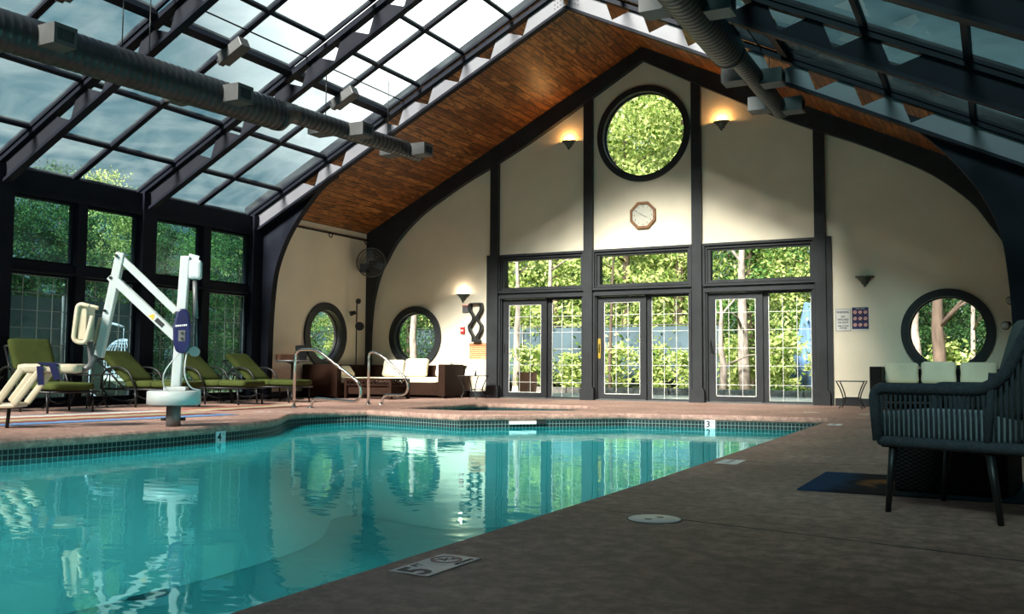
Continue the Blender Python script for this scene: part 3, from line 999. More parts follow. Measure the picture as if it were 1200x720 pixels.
# ------------------------------------------------------------------ outside: ground, terrace, fence, trees
M_SOIL = mat('leafy_ground', (0.24, 0.23, 0.12), rough=0.95, var=0.5, vs=2.5, bump=0.5, bs=8)
M_PAVE = mat('pale_terrace', (0.82, 0.78, 0.72), rough=0.85, var=0.1, vs=2)
M_STONE = mat('bed_stone', (0.5, 0.45, 0.41), rough=0.9, var=0.4, vs=7, bump=0.5, bs=14)
M_SCREEN = mat('blue_windscreen', (0.045, 0.075, 0.095), rough=0.8, var=0.25, vs=1.2)
M_TARP = mat('blue_tarp', (0.06, 0.13, 0.26), rough=0.6, var=0.5, vs=4, stretch=(4, 1, 0.3))
struct(MB().box(-45, 30, 18.62, 60, -0.3, -0.06).build('ground', M_SOIL), 'woodland floor beyond the far wall')
struct(MB().box(-45, -13.75, -12, 18.62, -0.3, -0.06).build('ground_side', M_SOIL), 'woodland floor beside the hall')
struct(MB().box(-13.5, 1.5, 18.6, 24.2, -0.3, -0.03).build('terrace', M_PAVE), 'pale paved terrace outside the patio doors')
bed = MB()
for k in range(26):
    x = -13.3 + k * 0.5; bed.obox((x + 0.24, 24.35, 0.03 + 0.02 * random.random()), ((1, 0.02 * random.random(), 0), (0, 1, 0), (0, 0, 1)), (0.235, 0.17, 0.10))
struct(bed.build('garden_kerb', M_STONE, bev=0.03), 'low kerb of garden stones edging the terrace')


def leaf_mesh(name, blobs, per, size, spread, material, seed, flat=0.5):
    """scattered leaf quads in many small clusters"""
    g = np.random.default_rng(seed)
    C = []
    for (c, r, k) in blobs:
        u = g.normal(size=(k, 3)); u /= np.linalg.norm(u, axis=1, keepdims=True)
        C.append(np.array(c) + u * np.array(r) * (g.random((k, 1)) ** 0.45))
    C = np.concatenate(C); K = len(C)
    P = np.repeat(C, per, 0) + g.normal(size=(K * per, 3)) * spread * np.array([1, 1, flat])
    n = len(P)
    a = g.normal(size=(n, 3)); a /= np.linalg.norm(a, axis=1, keepdims=True)
    b = g.normal(size=(n, 3)); b -= (b * a).sum(1, keepdims=True) * a; b /= np.linalg.norm(b, axis=1, keepdims=True)
    s = size * (0.6 + 0.8 * g.random((n, 1)))
    V = np.stack([P - a * s, P - b * s * 0.45, P + a * s, P + b * s * 0.45], 1).reshape(-1, 3)
    me = bpy.data.meshes.new(name)
    me.vertices.add(len(V)); me.vertices.foreach_set('co', V.ravel())
    me.loops.add(n * 4); me.loops.foreach_set('vertex_index', np.arange(n * 4))
    me.polygons.add(n); me.polygons.foreach_set('loop_start', np.arange(n) * 4); me.polygons.foreach_set('loop_total', np.full(n, 4))
    me.update(); me.validate(); me.materials.append(material)
    return me


def trunk_mesh(name, h, r, material, seed, lean=0.0, branches=6):
    rr = random.Random(seed); m = MB()
    pts = [(lean * h * (t / 6) ** 1.3 + rr.uniform(-.06, .06), rr.uniform(-.06, .06), -0.2 + (h + .2) * t / 6) for t in range(7)]
    m.tube(pts, [r * (1.15 - 0.85 * t / 6) for t in range(7)], 9)
    for k in range(branches):
        t = rr.uniform(0.35, 0.95); i = int(t * 6); p = Vector(pts[i]); a = rr.uniform(0, 2 * PI); L = rr.uniform(0.8, 2.0)
        q = p + Vector((math.cos(a) * L, math.sin(a) * L, rr.uniform(0.3, 1.2)))
        m.tube([p, (p + q) / 2 + Vector((0, 0, .12)), q], [r * .32, r * .22, r * .08], 6)
    o = m.build(name, material)
    return o


def crown_blobs(h, w, z0, seed, k=75):
    rr = random.Random(seed); B = []
    for i in range(7):
        t = (i + 0.5) / 7
        ww = w * (0.55 + 0.6 * math.sin(PI * (0.15 + 0.75 * t)))
        B.append(((rr.uniform(-.3, .3) * w, rr.uniform(-.3, .3) * w, z0 + (h - z0) * t), (ww, ww, (h - z0) / 7), k // 7))
    return B


CROWNS = {
    'sunny': [leaf_mesh('crown', crown_blobs(11.5, 1.9, 0.6, 11 + s, 180), 80, 0.085, 0.42, M_LEAF, 20 + s) for s in range(2)],
    'deep': [leaf_mesh('crown', crown_blobs(10.5, 1.9, 0.3, 31 + s, 180), 80, 0.082, 0.42, M_LEAF2, 40 + s) for s in range(2)],
    'pine': [leaf_mesh('crown', crown_blobs(11.0, 1.9, 0.5, 51 + s, 180), 80, 0.082, 0.40, M_LEAF3, 60 + s, 0.35) for s in range(2)],
}
_tr = [trunk_mesh('trunk', 8.5, 0.15, M_BARK, 1), trunk_mesh('trunk', 9.0, 0.20, M_BARK, 2, 0.03), trunk_mesh('trunk', 8.5, 0.13, M_PALEBARK, 3, 0.05)]
TRUNKS = [o.data for o in _tr]
for o in _tr: bpy.data.objects.remove(o)
LAB = {
    ('sunny', 'far'): 'sunlit leafy tree among the woods beyond the far wall',
    ('deep', 'far'): 'deep green leafy tree among the woods beyond the far wall',
    ('sunny', 'side'): 'sunlit leafy tree in the woods outside the side windows',
    ('deep', 'side'): 'shaded green tree in the woods outside the side windows',
    ('pine', 'side'): 'dark pine in the woods outside the side windows',
    ('pine', 'far'): 'dark pine among the woods beyond the far wall',
}


KF = 1.17


def tree(kind, x, y, s=1.0, ti=0, where='far', rz=None, label=None, zoff=0.0):
    if where == 'far':
        x, y, s = x * KF, y * KF, s * 1.16
    t = thing('leafy_tree' if kind != 'pine' else 'pine_tree', label or LAB[(kind, where)], 'tree', (x, y, -0.06), rz if rz is not None else random.uniform(0, 6.28), group=None if label else LAB[(kind, where)] + 's')
    for nm, me in (('crown', random.choice(CROWNS[kind])), ('trunk', TRUNKS[ti])):
        o = bpy.data.objects.new(nm, me); S.collection.objects.link(o); o.parent = t; o.scale = (s, s, s)
    return t


# front row behind the terrace fence, then a taller row, then the far wood; heights fall away to both sides
for k, (x, kind, sc) in enumerate([(-23.5, 'deep', .45), (-21.0, 'sunny', .5), (-18.6, 'deep', .58), (-16.4, 'sunny', .68), (-14.4, 'sunny', .82), (-12.4, 'sunny', .9), (-10.4, 'sunny', .95), (-8.4, 'sunny', .95), (-6.4, 'deep', .9), (-4.4, 'sunny', .8), (-2.6, 'pine', .62), (-1.3, 'pine', .6), (0.3, 'pine', .58), (2.0, 'pine', .52)]):
    tree(kind, x + random.uniform(-.3, .3), 27.4 + random.uniform(-.5, .5), sc, k % 2)
for k, sc in enumerate([.42, .48, .55, .65, .85, 1.0, 1.05, 1.0, .85, .65, .55, .5]):
    tree(['sunny', 'sunny', 'deep'][k % 3], -26.5 + k * 2.7 + random.uniform(-.5, .5), 31.5 + random.uniform(-.6, .6), sc, k % 2)
for k, sc in enumerate([.5, .6, .75, 1.0, 1.1, .95, .7, .6]):
    tree(['deep', 'sunny', 'deep'][k % 3], -29 + k * 4.2, 37.0, sc, 1)
for k in range(12):
    tree(['pine', 'deep', 'pine', 'pine'][k % 4], -18.4 + random.uniform(-.3, .3), 2.0 + k * 1.75, random.uniform(0.36, 0.42), k % 2, 'side')
for k in range(12):
    tree(['pine', 'pine', 'sunny'][k % 3], -21.6 + random.uniform(-.4, .4), 0.5 + k * 2.1, random.uniform(0.44, 0.5), 1, 'side')
for k in range(11):
    tree(['deep', 'pine'][k % 2], -26.0, -1 + k * 2.9, random.uniform(.55, .62), 1, 'side')

for x, y, sc in ((-2.6, 25.6, .42), (-1.2, 25.9, .45), (0.1, 25.6, .43), (1.3, 26.0, .42), (-17.2, 25.8, .4), (-15.9, 26.0, .42)):
    tree('pine', x, y, sc, 1)

# bare trunks standing close behind the glass
def trunk(x, y, h, r, material, seed, label, lean=0.0):
    if y > 21:
        x, y, h, r = x * KF, y * KF, h * KF + .3, r * KF
    o = trunk_mesh('tree_trunk', h, r, material, seed, lean, 3); o.location = (x, y, -0.06)
    tag(o, label, 'tree')
trunk(-12.5, 24.4, 4.9, 0.10, M_PALEBARK, 21, 'pale tree trunk seen through the sliding panel of the first patio door', 0.01)
trunk(-11.25, 24.0, 4.9, 0.10, M_PALEBARK, 22, 'pale tree trunk seen through the fixed panel of the first patio door')
trunk(-9.55, 24.2, 4.9, 0.05, M_BARK, 23, 'slim leaning trunk seen through the middle patio door', 0.06)
trunk(-7.05, 24.3, 4.9, 0.08, M_PALEBARK, 26, 'pinkish trunk at the edge of the middle patio door glass')
trunk(-5.72, 24.0, 4.9, 0.15, M_PALEBARK, 24, 'thick pinkish trunk seen through the third patio door', -0.01)
trunk(-6.2, 23.6, 2.2, 0.10, M_PALEBARK, 25, 'short pale trunk low in the third patio door')
trunk(-1.68, 24.0, 4.8, 0.11, M_PALEBARK, 27, 'sunlit pale trunk in the round window over the cream cushions', 0.015)
trunk(-1.15, 23.5, 4.8, 0.15, M_BARK, 28, 'thick brown trunk in the round window over the cream cushions')
trunk(-2.25, 23.8, 4.0, 0.06, M_BARK, 29, 'thin leaning sapling in the round window over the cream cushions', -0.12)
trunk(-0.45, 25.0, 4.8, 0.06, M_PALEBARK, 30, 'slender pale trunk in the round window nearest the rope armchair')
trunk(-16.2, 24.6, 4.8, 0.13, M_PALEBARK, 31, 'broad white trunk in the round window behind the wicker sofa')
trunk(-15.0, 24.4, 4.8, 0.07, M_PALEBARK, 32, 'narrow pale trunk in the round window behind the wicker sofa')
for k, (y, l) in enumerate(((19.2, 'leftmost'), (20.1, 'middle'), (20.5, 'rightmost'))):
    trunk(-17.2, y, 4.5, 0.06, M_BARK, 33 + k, '%s of the three thin dark trunks in the side wall round window' % l)

# shrubs along the fence
SHR = [leaf_mesh('shrub', [((0, 0, 0.75), (0.52, 0.42, 0.75), 40)], 30, 0.075, 0.17, M_LEAF, 90 + s) for s in range(2)]
for k, x in enumerate([-13.2, -11.9, -10.6, -9.3, -8.2, -7.1, -5.9, -4.8, -3.6, -2.3, -1.0]):
    o = bpy.data.objects.new('shrub', SHR[k % 2]); S.collection.objects.link(o); o.location = (x * 1.2, 28.8 + random.uniform(-.3, .3), 0); o.rotation_euler.z = random.uniform(0, 6)
    o.scale = (1.2, 1.2, random.uniform(0.8, 1.25))
    tag(o, 'bright green shrub behind the garden kerb outside the patio doors', 'shrub', 'bright green shrubs behind the garden kerb')

# windscreen fence behind the shrubs
fn = thing('screen_fence', 'chain-link fence hung with blue-grey screen beyond the patio doors', 'fence', (-14, 30.2, 0))
MB().box(-20.0, -8.0, 30.2, 30.22, 0.1, 2.1).build('screen', M_SCREEN, fn, world=True)
for k in range(6):
    x = -20.0 + k * 2.4
    MB().tube([(x, 30.16, -0.06), (x, 30.16, 2.25)], 0.03, 8).build('post', M_GREYBOX, fn, world=True)
MB().tube([(-20.0, 30.16, 2.15), (-8.0, 30.16, 2.15)], 0.022, 8).build('top_rail', M_GREYBOX, fn, world=True)
tp = MB()
tp.obox((-4.75, 30.0, 1.35), ((1, 0, -0.2), (0.2, 0, 1), (0, 1, 0)), (0.8, 1.3, 0.05))
tag(tp.build('blue_tarp', M_TARP, bev=0.03), 'leaning blue tarpaulin seen through the third patio door', 'tarp')
fs = thing('side_screen', 'blue-grey screen panel standing outside the side windows', 'screen', (-16.6, 12.7, 0))
MB().box(-16.62, -16.58, 10.6, 14.2, 0.0, 2.0).build('cloth', M_SCREEN, fs, world=True)
for y in (10.6, 12.4, 14.2): MB().tube([(-16.55, y, -0.06), (-16.55, y, 2.05)], 0.03, 8).build('post', M_GREYBOX, fs, world=True)

# planters on the terrace
M_TERRA = mat('terracotta', (0.42, 0.20, 0.14), rough=0.8, var=0.15)
p = MB().lathe([(0.15, 0), (0.20, 0.08), (0.24, 0.3), (0.22, 0.5), (0.25, 0.55), (0.25, 0.6), (0.21, 0.6), (0.2, 0.5)], (-10.2, 20.5, -0.03))
tag(p.build('planter', M_TERRA), 'large terracotta urn on the terrace behind the first patio door', 'planter')
p = MB().lathe([(0.10, 0.0), (0.17, 0.1), (0.19, 0.25), (0.15, 0.4), (0.16, 0.43), (0.12, 0.43)], (-10.72, 20.3, -0.03))
tag(p.build('planter', M_BLACK), 'small black pot on the terrace beside the terracotta urn', 'planter')

# wicker egg chair outside the side windows
M_WW = mat('white_wicker', (0.32, 0.35, 0.42), rough=0.6, var=0.05)
eg = thing('hanging_egg_chair', 'white hanging egg chair with openwork weave outside the side window', 'chair', (-15.5, 13.0, -0.06), 0.6)
sh = MB()
for k in range(26):
    a = -2.3 + 4.6 * k / 25
    sh.tube([(0.40 * math.sin(t) * math.cos(a), 0.42 * math.sin(t) * math.sin(a), 0.80 - 0.46 * math.cos(t)) for t in [PI * q / 14 for q in range(15)]], 0.009, 5)
for q in range(3, 13):
    t = PI * q / 14
    sh.tube([(0.40 * math.sin(t) * math.cos(a), 0.42 * math.sin(t) * math.sin(a), 0.80 - 0.46 * math.cos(t)) for a in [-2.3 + 4.6 * k / 24 for k in range(25)]], 0.009, 5)
sh.build('woven_shell', M_WW, eg)
MB().tube(fillet([(-0.1, 0, 0.02), (-0.62, 0, 0.1), (-0.62, 0, 1.3), (-0.3, 0, 1.6), (0, 0, 1.5)], 0.3), 0.025, 8).tube([(0, 0, 1.5), (0, 0, 1.24)], 0.008, 5).build('stand_hook', M_WW, eg)
MB().tube([(-0.5 * math.cos(a), 0.5 * math.sin(a), 0.02) for a in [2 * PI * k / 24 for k in range(24)]], 0.022, 6, closed=True).build('base_ring', M_WW, eg)
MB().pillow(-0.28, 0.25, -0.3, 0.3, 0.42, 0.55).build('seat_cushion', M_WHITE, eg)
# ------------------------------------------------------------------ pool lift
def lift():
    P0 = Vector((-8.12, 7.51, 0)); e = Vector((-.8, -.6, 0)); n = Vector((-.6, .8, 0))
    t = thing('pool_lift', 'white pool access lift with blue control cover on the pool edge', 'pool lift', P0)
    fr = Matrix(((e.x, n.x, 0, 0), (e.y, n.y, 0, 0), (0, 0, 1, 0), (0, 0, 0, 1)))

    def put(mb, name, material, par=t, bev=0.0):
        mb.xf(fr); return mb.build(name, material, par, bev=bev)
    pt = lambda s, z, w=0.0: (s, w, z)
    up = (0, 1, 0)
    b = put(MB().lathe([(0.078, 0), (0.078, 0.25)]), 'socket_post', M_GREYBOX)
    put(MB().tube([(-0.13, 0, 0.08), (-0.06, 0, 0.08)], 0.018, 8).tube([(0.06, 0, 0.08), (0.13, 0, 0.08)], 0.018, 8), 'lock_bolts', M_BLACK, b)
    put(MB().lathe([(0.26, 0.24), (0.285, 0.245), (0.285, 0.385), (0.27, 0.395), (0.10, 0.395)], n=40), 'turntable', M_WHITEP)
    put(MB().box(-0.14, 0.10, -0.1, 0.1, 0.395, 0.44), 'collar', M_WHITEP, bev=0.01)
    put(MB().bar(pt(-0.02, 0.43), pt(-0.085, 1.90), 0.10, 0.115, up=(0, 1, 0)), 'mast', M_WHITEP, bev=0.012)
    put(MB().bar(pt(0.0, 1.275, -0.035), pt(0.645, 1.90, -0.035), 0.075, 0.02, up=up).bar(pt(0.0, 1.275, 0.035), pt(0.645, 1.90, 0.035), 0.075, 0.02, up=up), 'upper_arm', M_WHITEP)
    la = put(MB().bar(pt(-0.01, 0.985, -0.06), pt(0.70, 1.655, -0.06), 0.09, 0.03, up=up).bar(pt(-0.01, 0.985, 0.06), pt(0.70, 1.655, 0.06), 0.09, 0.03, up=up), 'lower_arm', M_WHITEP)
    d = (Vector((0.70, 0, 1.655)) - Vector((-0.01, 0, 0.985))).normalized()
    c0 = Vector((-0.01, -0.077, 0.985)) + d * 0.34
    M_YEL = mat('warning_yellow', (0.80, 0.36, 0.03), rough=0.5, var=0.03)
    m = MB(); nz = Vector((-d.z, 0, d.x)); q = c0
    m.add([q - d * .035 - nz * .028, q + d * .035 - nz * .028, q + nz * .035, q - d * .035 - nz * .028 + Vector((0, .004, 0)), q + d * .035 - nz * .028 + Vector((0, .004, 0)), q + nz * .035 + Vector((0, .004, 0))], [(0, 1, 2), (5, 4, 3), (0, 3, 4, 1), (1, 4, 5, 2), (2, 5, 3, 0)])
    put(m, 'warning_sticker', M_YEL, la)['label'] = 'orange warning sticker'
    put(MB().bar(c0 - d * 0.16, c0 - d * 0.05, 0.004, 0.05, up=nz), 'rating_sticker', M_INK, la)
    put(MB().bar(c0 + nz * .0 + d * 0.0 + Vector((0.0, 0.04, 0.30)), c0 + d * 0.13 + Vector((0, 0.04, 0.30)), 0.004, 0.035, up=nz), 'brand_strip', M_INK, la)
    put(MB().bar(pt(0.605, 1.92), pt(0.80, 0.76), 0.09, 0.12, up=(0, 1, 0)), 'hanger_arm', M_WHITEP, bev=0.01)
    pv = MB()
    for s, z in ((0.64, 1.88), (0.69, 1.635), (0.74, 1.27), (0.0, 0.985)):
        pv.lathe([(0.016, 0), (0.016, 0.16)], pt(s, z, -0.085), (0, 1, 0), 10)
    put(pv, 'pivot_pins', M_BLACK)
    ac = put(MB().box(-0.26, -0.12, -0.06, 0.06, 1.64, 1.86), 'actuator_motor', M_WHITEP, bev=0.03)
    put(MB().tube([pt(-0.185, 1.65), pt(-0.21, 1.2)], 0.026, 10).tube([pt(-0.21, 1.2), pt(-0.225, 0.86)], 0.014, 8), 'actuator_rod', M_GREYBOX)
    put(MB().box(-0.12, -0.06, -0.05, 0.05, 1.80, 1.90).bar(pt(-0.11, 1.89), pt(-0.22, 1.86), 0.09, 0.03, up=up), 'actuator_bracket', M_WHITEP)
    put(MB().lathe([(0.055, -0.03), (0.055, 0.03)], pt(-0.205, 0.83), (0, 1, 0), 16).bar(pt(-0.09, 0.86), pt(-0.205, 0.83), 0.06, 0.05, up=up), 'actuator_foot', M_WHITEP)
    cv = MB().prism([(-0.03, 1.27), (-0.06, 1.30), (-0.13, 1.30), (-0.165, 1.25), (-0.19, 1.1), (-0.185, 0.90), (-0.15, 0.82), (-0.10, 0.80), (-0.03, 0.83), (-0.005, 0.92), (0.005, 1.1)], (0, -0.085, 0), (1, 0, 0), (0, 0, 1), 0.09)
    cv = put(cv, 'battery_cover', M_BLUE, bev=0.025)
    cv['label'] = 'royal blue battery cover'
    put(MB().box(-0.13, -0.06, -0.180, -0.172, 0.94, 1.06), 'control_panel', M_GREYBOX, cv)
    put(MB().lathe([(0.016, 0), (0.016, 0.012)], (-0.1, -0.178, 0.97), (0, -1, 0), 10).lathe([(0.016, 0), (0.016, 0.012)], (-0.1, -0.178, 1.03), (0, -1, 0), 10), 'buttons', M_INK, cv)
    mk = MB()
    for k, w in enumerate((.016, .012, .014, .010, .015, .012)):
        s = -0.035 - k * 0.021
        mk.box(s - w / 2, s + w / 2, -0.179, -0.173, 1.10 + .002 * k, 1.118 + .002 * k)
    put(mk, 'script_mark', M_WHITE, cv)
    # chair
    sb = put(MB().tube(fillet([pt(0.83, 1.30, 0.02), pt(0.95, 1.33, 0.02), pt(0.985, 0.93, 0.02), pt(0.86, 0.90, 0.02), pt(0.80, 1.20, 0.02)], 0.06), 0.026, 8, closed=False).tube(fillet([pt(0.83, 1.30, -0.32), pt(0.95, 1.33, -0.32), pt(0.985, 0.93, -0.32), pt(0.86, 0.90, -0.32), pt(0.80, 1.20, -0.32)], 0.06), 0.026, 8).box(0.86, 0.95, -0.31, 0.01, 0.94, 1.31), 'seat_back', M_CREAMPL, bev=0.02)
    sb['label'] = 'cream moulded seat back'
    put(MB().tube(fillet([pt(0.86, 0.92, -0.15), pt(0.83, 0.66, -0.15), pt(0.98, 0.60, -0.15), pt(1.1, 0.62, -0.15)], 0.15), 0.032, 10).tube([pt(0.80, 0.78, -0.15), pt(0.86, 0.66, -0.15)], 0.03, 8), 'seat_bracket', M_GREYBOX)
    put(MB().pillow(0.92, 1.52, -0.38, 0.10, 0.585, 0.685, 8, 0.7), 'seat', M_CREAMPL)['label'] = 'cream moulded seat'
    lg = MB()
    for w in (-0.36, 0.04):
        lg.bar(pt(1.46, 0.64, w), pt(1.70, 0.27, w), 0.075, 0.05, up=up).bar(pt(1.30, 0.60, w), pt(1.54, 0.25, w), 0.07, 0.05, up=up)
    lg.bar(pt(1.52, 0.245, -0.16), pt(1.9, 0.23, -0.16), 0.42, 0.05, up=(0, 0, 1))
    put(lg, 'footrest', M_CREAMPL, bev=0.02)['label'] = 'cream leg frame and footrest'
    put(MB().bar(pt(1.30, 0.69, -0.15), pt(1.10, 0.67, -0.15), 0.5, 0.02, up=(0, 0, 1)).bar(pt(1.16, 0.69, -0.40), pt(1.10, 0.52, -0.40), 0.07, 0.02, up=up).bar(pt(1.28, 0.66, -0.40), pt(1.26, 0.46, -0.40), 0.06, 0.02, up=up), 'seat_belt', M_BLUE)['label'] = 'blue belt'
    put(MB().tube([pt(1.64, 0.24, -0.16), pt(1.66, 0.0, -0.16)], 0.02, 8), 'rest_leg', M_BLACK)
    put(MB().tube(spline([pt(-0.15, 0.86, -0.12), pt(-0.14, 0.6, -0.2), pt(-0.2, 0.44, -0.16), pt(-0.3, 0.40, -0.1)], 5), 0.008, 6).tube(spline([pt(-0.1, 0.86, -0.12), pt(0.06, 0.62, -0.2), pt(0.09, 0.46, -0.12), pt(0.05, 0.40, -0.1)], 5), 0.007, 6), 'cables', M_WHITEP)


lift()


# ------------------------------------------------------------------ loungers
def lounger(x, y, rz, ang, label):
    t = thing('chaise_lounge', label, 'lounge chair', (x, y, 0), rz, 'green chaise lounges by the side windows')
    ca, sa = math.cos(math.radians(ang)), math.sin(math.radians(ang))
    HB = 0.74
    f = MB()
    for s in (-1, 1):
        yy = s * 0.33
        f.tube([(-0.40, yy, 0.29), (1.03, yy, 0.29)], 0.016, 8)
    for xx in (-0.40, 0.0, 0.5, 1.03):
        f.tube([(xx, -0.33, 0.29), (xx, 0.33, 0.29)], 0.014, 8)
    for k in range(9):
        xx = 0.06 + k * 0.11
        f.box(xx - 0.02, xx + 0.02, -0.32, 0.32, 0.295, 0.305)
    f.build('frame', M_BLACK, t)
    bf = MB()
    for s in (-1, 1):
        bf.tube([(0.0, s * 0.31, 0.30), (-HB * ca, s * 0.31, 0.30 + HB * sa)], 0.015, 8)
    bf.tube([(-HB * ca, -0.31, 0.30 + HB * sa), (-HB * ca, 0.31, 0.30 + HB * sa)], 0.015, 8)
    bf.tube([(-0.5 * ca, -0.2, 0.30 + 0.5 * sa), (-0.40, -0.2, 0.29)], 0.012, 6).tube([(-0.5 * ca, 0.2, 0.30 + 0.5 * sa), (-0.40, 0.2, 0.29)], 0.012, 6)
    bf.build('back_frame', M_BLACK, t)
    for s in (-1, 1):
        yy = s * 0.36
        MB().tube(fillet([(-0.42, yy, 0.29), (-0.40, yy, 0.58), (-0.15, yy, 0.66), (0.12, yy, 0.60), (0.26, yy, 0.30)], 0.14), 0.017, 8).build('armrest', M_BLACK, t)
        MB().tube([(0.94, s * 0.33, 0.29), (0.97, s * 0.33, 0.0)], 0.016, 8).build('leg', M_BLACK, t)
        MB().tube([(0.26, yy, 0.30), (0.28, yy, 0.0)], 0.016, 8).build('leg', M_BLACK, t)
        MB().tube(spline([(-0.38, yy, 0.29), (-0.30, yy, 0.16), (-0.40, yy, 0.06), (-0.50, yy, 0.0)], 4), 0.016, 8).build('leg', M_BLACK, t)
    for s in (-1, 1):
        MB().tube(spline([(-0.38, s * 0.33, 0.20), (-0.05, s * 0.33, 0.10), (0.27, s * 0.33, 0.14)], 5), 0.012, 6).build('brace', M_BLACK, t)
    MB().pillow(0.0, 0.52, -0.31, 0.31, 0.315, 0.43, 8, 0.75).pillow(0.50, 1.06, -0.31, 0.31, 0.315, 0.425, 8, 0.8).build('seat_cushion', M_GREEN, t)
    m = MB().pillow(0.0, 0.76, -0.31, 0.31, 0.0, 0.11, 8, 0.75)
    a = math.radians(180 - ang)
    R = Matrix.Translation((0.03, 0, 0.36)) @ Matrix.Rotation(-a, 4, 'Y') @ Matrix.Scale(-1, 4, (0, 0, 1))
    m.xf(R); m.f = [tuple(reversed(q)) for q in m.f]
    m.build('back_cushion', M_GREEN, t)
    return t


lounger(-12.58, 9.03, -0.15, 61, 'olive green chaise lounge with the most upright back, behind the lift seat')
lounger(-12.58, 10.86, 0.16, 40, 'olive green chaise lounge standing behind the lift arm and mast')
lounger(-12.58, 12.37, 0.10, 40, 'olive green chaise lounge partly hidden behind the lift turntable and blue cover')
lounger(-12.58, 13.66, 0.10, 40, 'olive green chaise lounge beside the dark portal post, farthest from the lift')


def side_table(x, y, z, w, d, label):
    t = thing('side_table', label, 'side table', (x, y, 0), 0.05)
    MB().box(-w / 2, w / 2, -d / 2, d / 2, z - 0.02, z).build('table_top', M_TABLETOP, t, bev=0.006)
    for sx in (-1, 1):
        for sy in (-1, 1):
            a, b = sx * w * .42, sy * d * .42
            MB().tube(spline([(a, b, z - 0.02), (a * .75, b * .75, z * .55), (a * .85, b * .85, z * .25), (a * 1.05, b * 1.05, 0)], 4), 0.012, 7).build('leg', M_BLACK, t)
    MB().tube([(w * .33 * math.cos(q), d * .33 * math.sin(q), z * .5) for q in [2 * PI * k / 16 for k in range(16)]], 0.009, 6, closed=True).build('ring_brace', M_BLACK, t)


side_table(-12.7, 10.02, 0.53, 0.45, 0.45, 'small dark side table between the upright lounge and the one behind the lift')
side_table(-12.9, 11.65, 0.55, 0.42, 0.36, 'small dark side table half hidden behind the lift mast')
side_table(-12.9, 13.02, 0.53, 0.45, 0.42, 'small dark side table between the last two green lounges')
side_table(-12.75, 8.25, 0.50, 0.45, 0.45, 'small dark side table cut by the photo edge beside the upright lounge')

# ------------------------------------------------------------------ rugs
def stripe_rug_mat(name, cols, size, axis=1):
    m = bpy.data.materials.new(name); m.use_nodes = True
    nt = m.node_tree; b = nt.nodes['Principled BSDF']; b.inputs['Roughness'].default_value = 0.95; b.inputs['Specular IOR Level'].default_value = 0.1
    tc = N(nt, 'ShaderNodeTexCoord'); sp = N(nt, 'ShaderNodeSeparateXYZ'); nt.links.new(tc.outputs['Object'], sp.inputs[0])
    nz = N(nt, 'ShaderNodeTexNoise', inp={'Scale': 6.0, 'Detail': 4.0}); nt.links.new(tc.outputs['Object'], nz.inputs['Vector'])
    v = mathn(nt, 'ADD', mathn(nt, 'DIVIDE', sp.outputs[axis], size), mathn(nt, 'MULTIPLY', nz.outputs[0], 0.10))
    v = mathn(nt, 'FRACT', v)
    n = nt.nodes.new('ShaderNodeValToRGB'); n.color_ramp.interpolation = 'CONSTANT'
    e = n.color_ramp.elements
    while len(e) < len(cols): e.new(0.5)
    for i, c in enumerate(cols): e[i].position = i / len(cols); e[i].color = (*c, 1)
    nt.links.new(v, n.inputs[0]); nt.links.new(n.outputs[0], b.inputs['Base Color'])
    return m


RUG1 = stripe_rug_mat('striped_rug', [(0.32, 0.28, 0.18), (0.17, 0.06, 0.05), (0.12, 0.22, 0.40), (0.15, 0.27, 0.46), (0.05, 0.09, 0.22), (0.45, 0.42, 0.36), (0.24, 0.08, 0.06)], 2.6, 0)
r = MB().box(-0.95, 0.95, -1.7, 1.7, 0.001, 0.007).build('striped_rug', RUG1); r.location = (-10.42, 8.15, 0); r.rotation_euler.z = -0.12
tag(r, 'striped blue, cream and red rug on the deck under the lift seat', 'rug')
r = MB().box(-0.5, 0.5, -1.1, 1.1, 0.001, 0.007).build('striped_rug', RUG1); r.location = (-10.82, 11.5, 0); r.rotation_euler.z = 0.05
tag(r, 'striped blue rug on the deck beyond the lift turntable', 'rug')


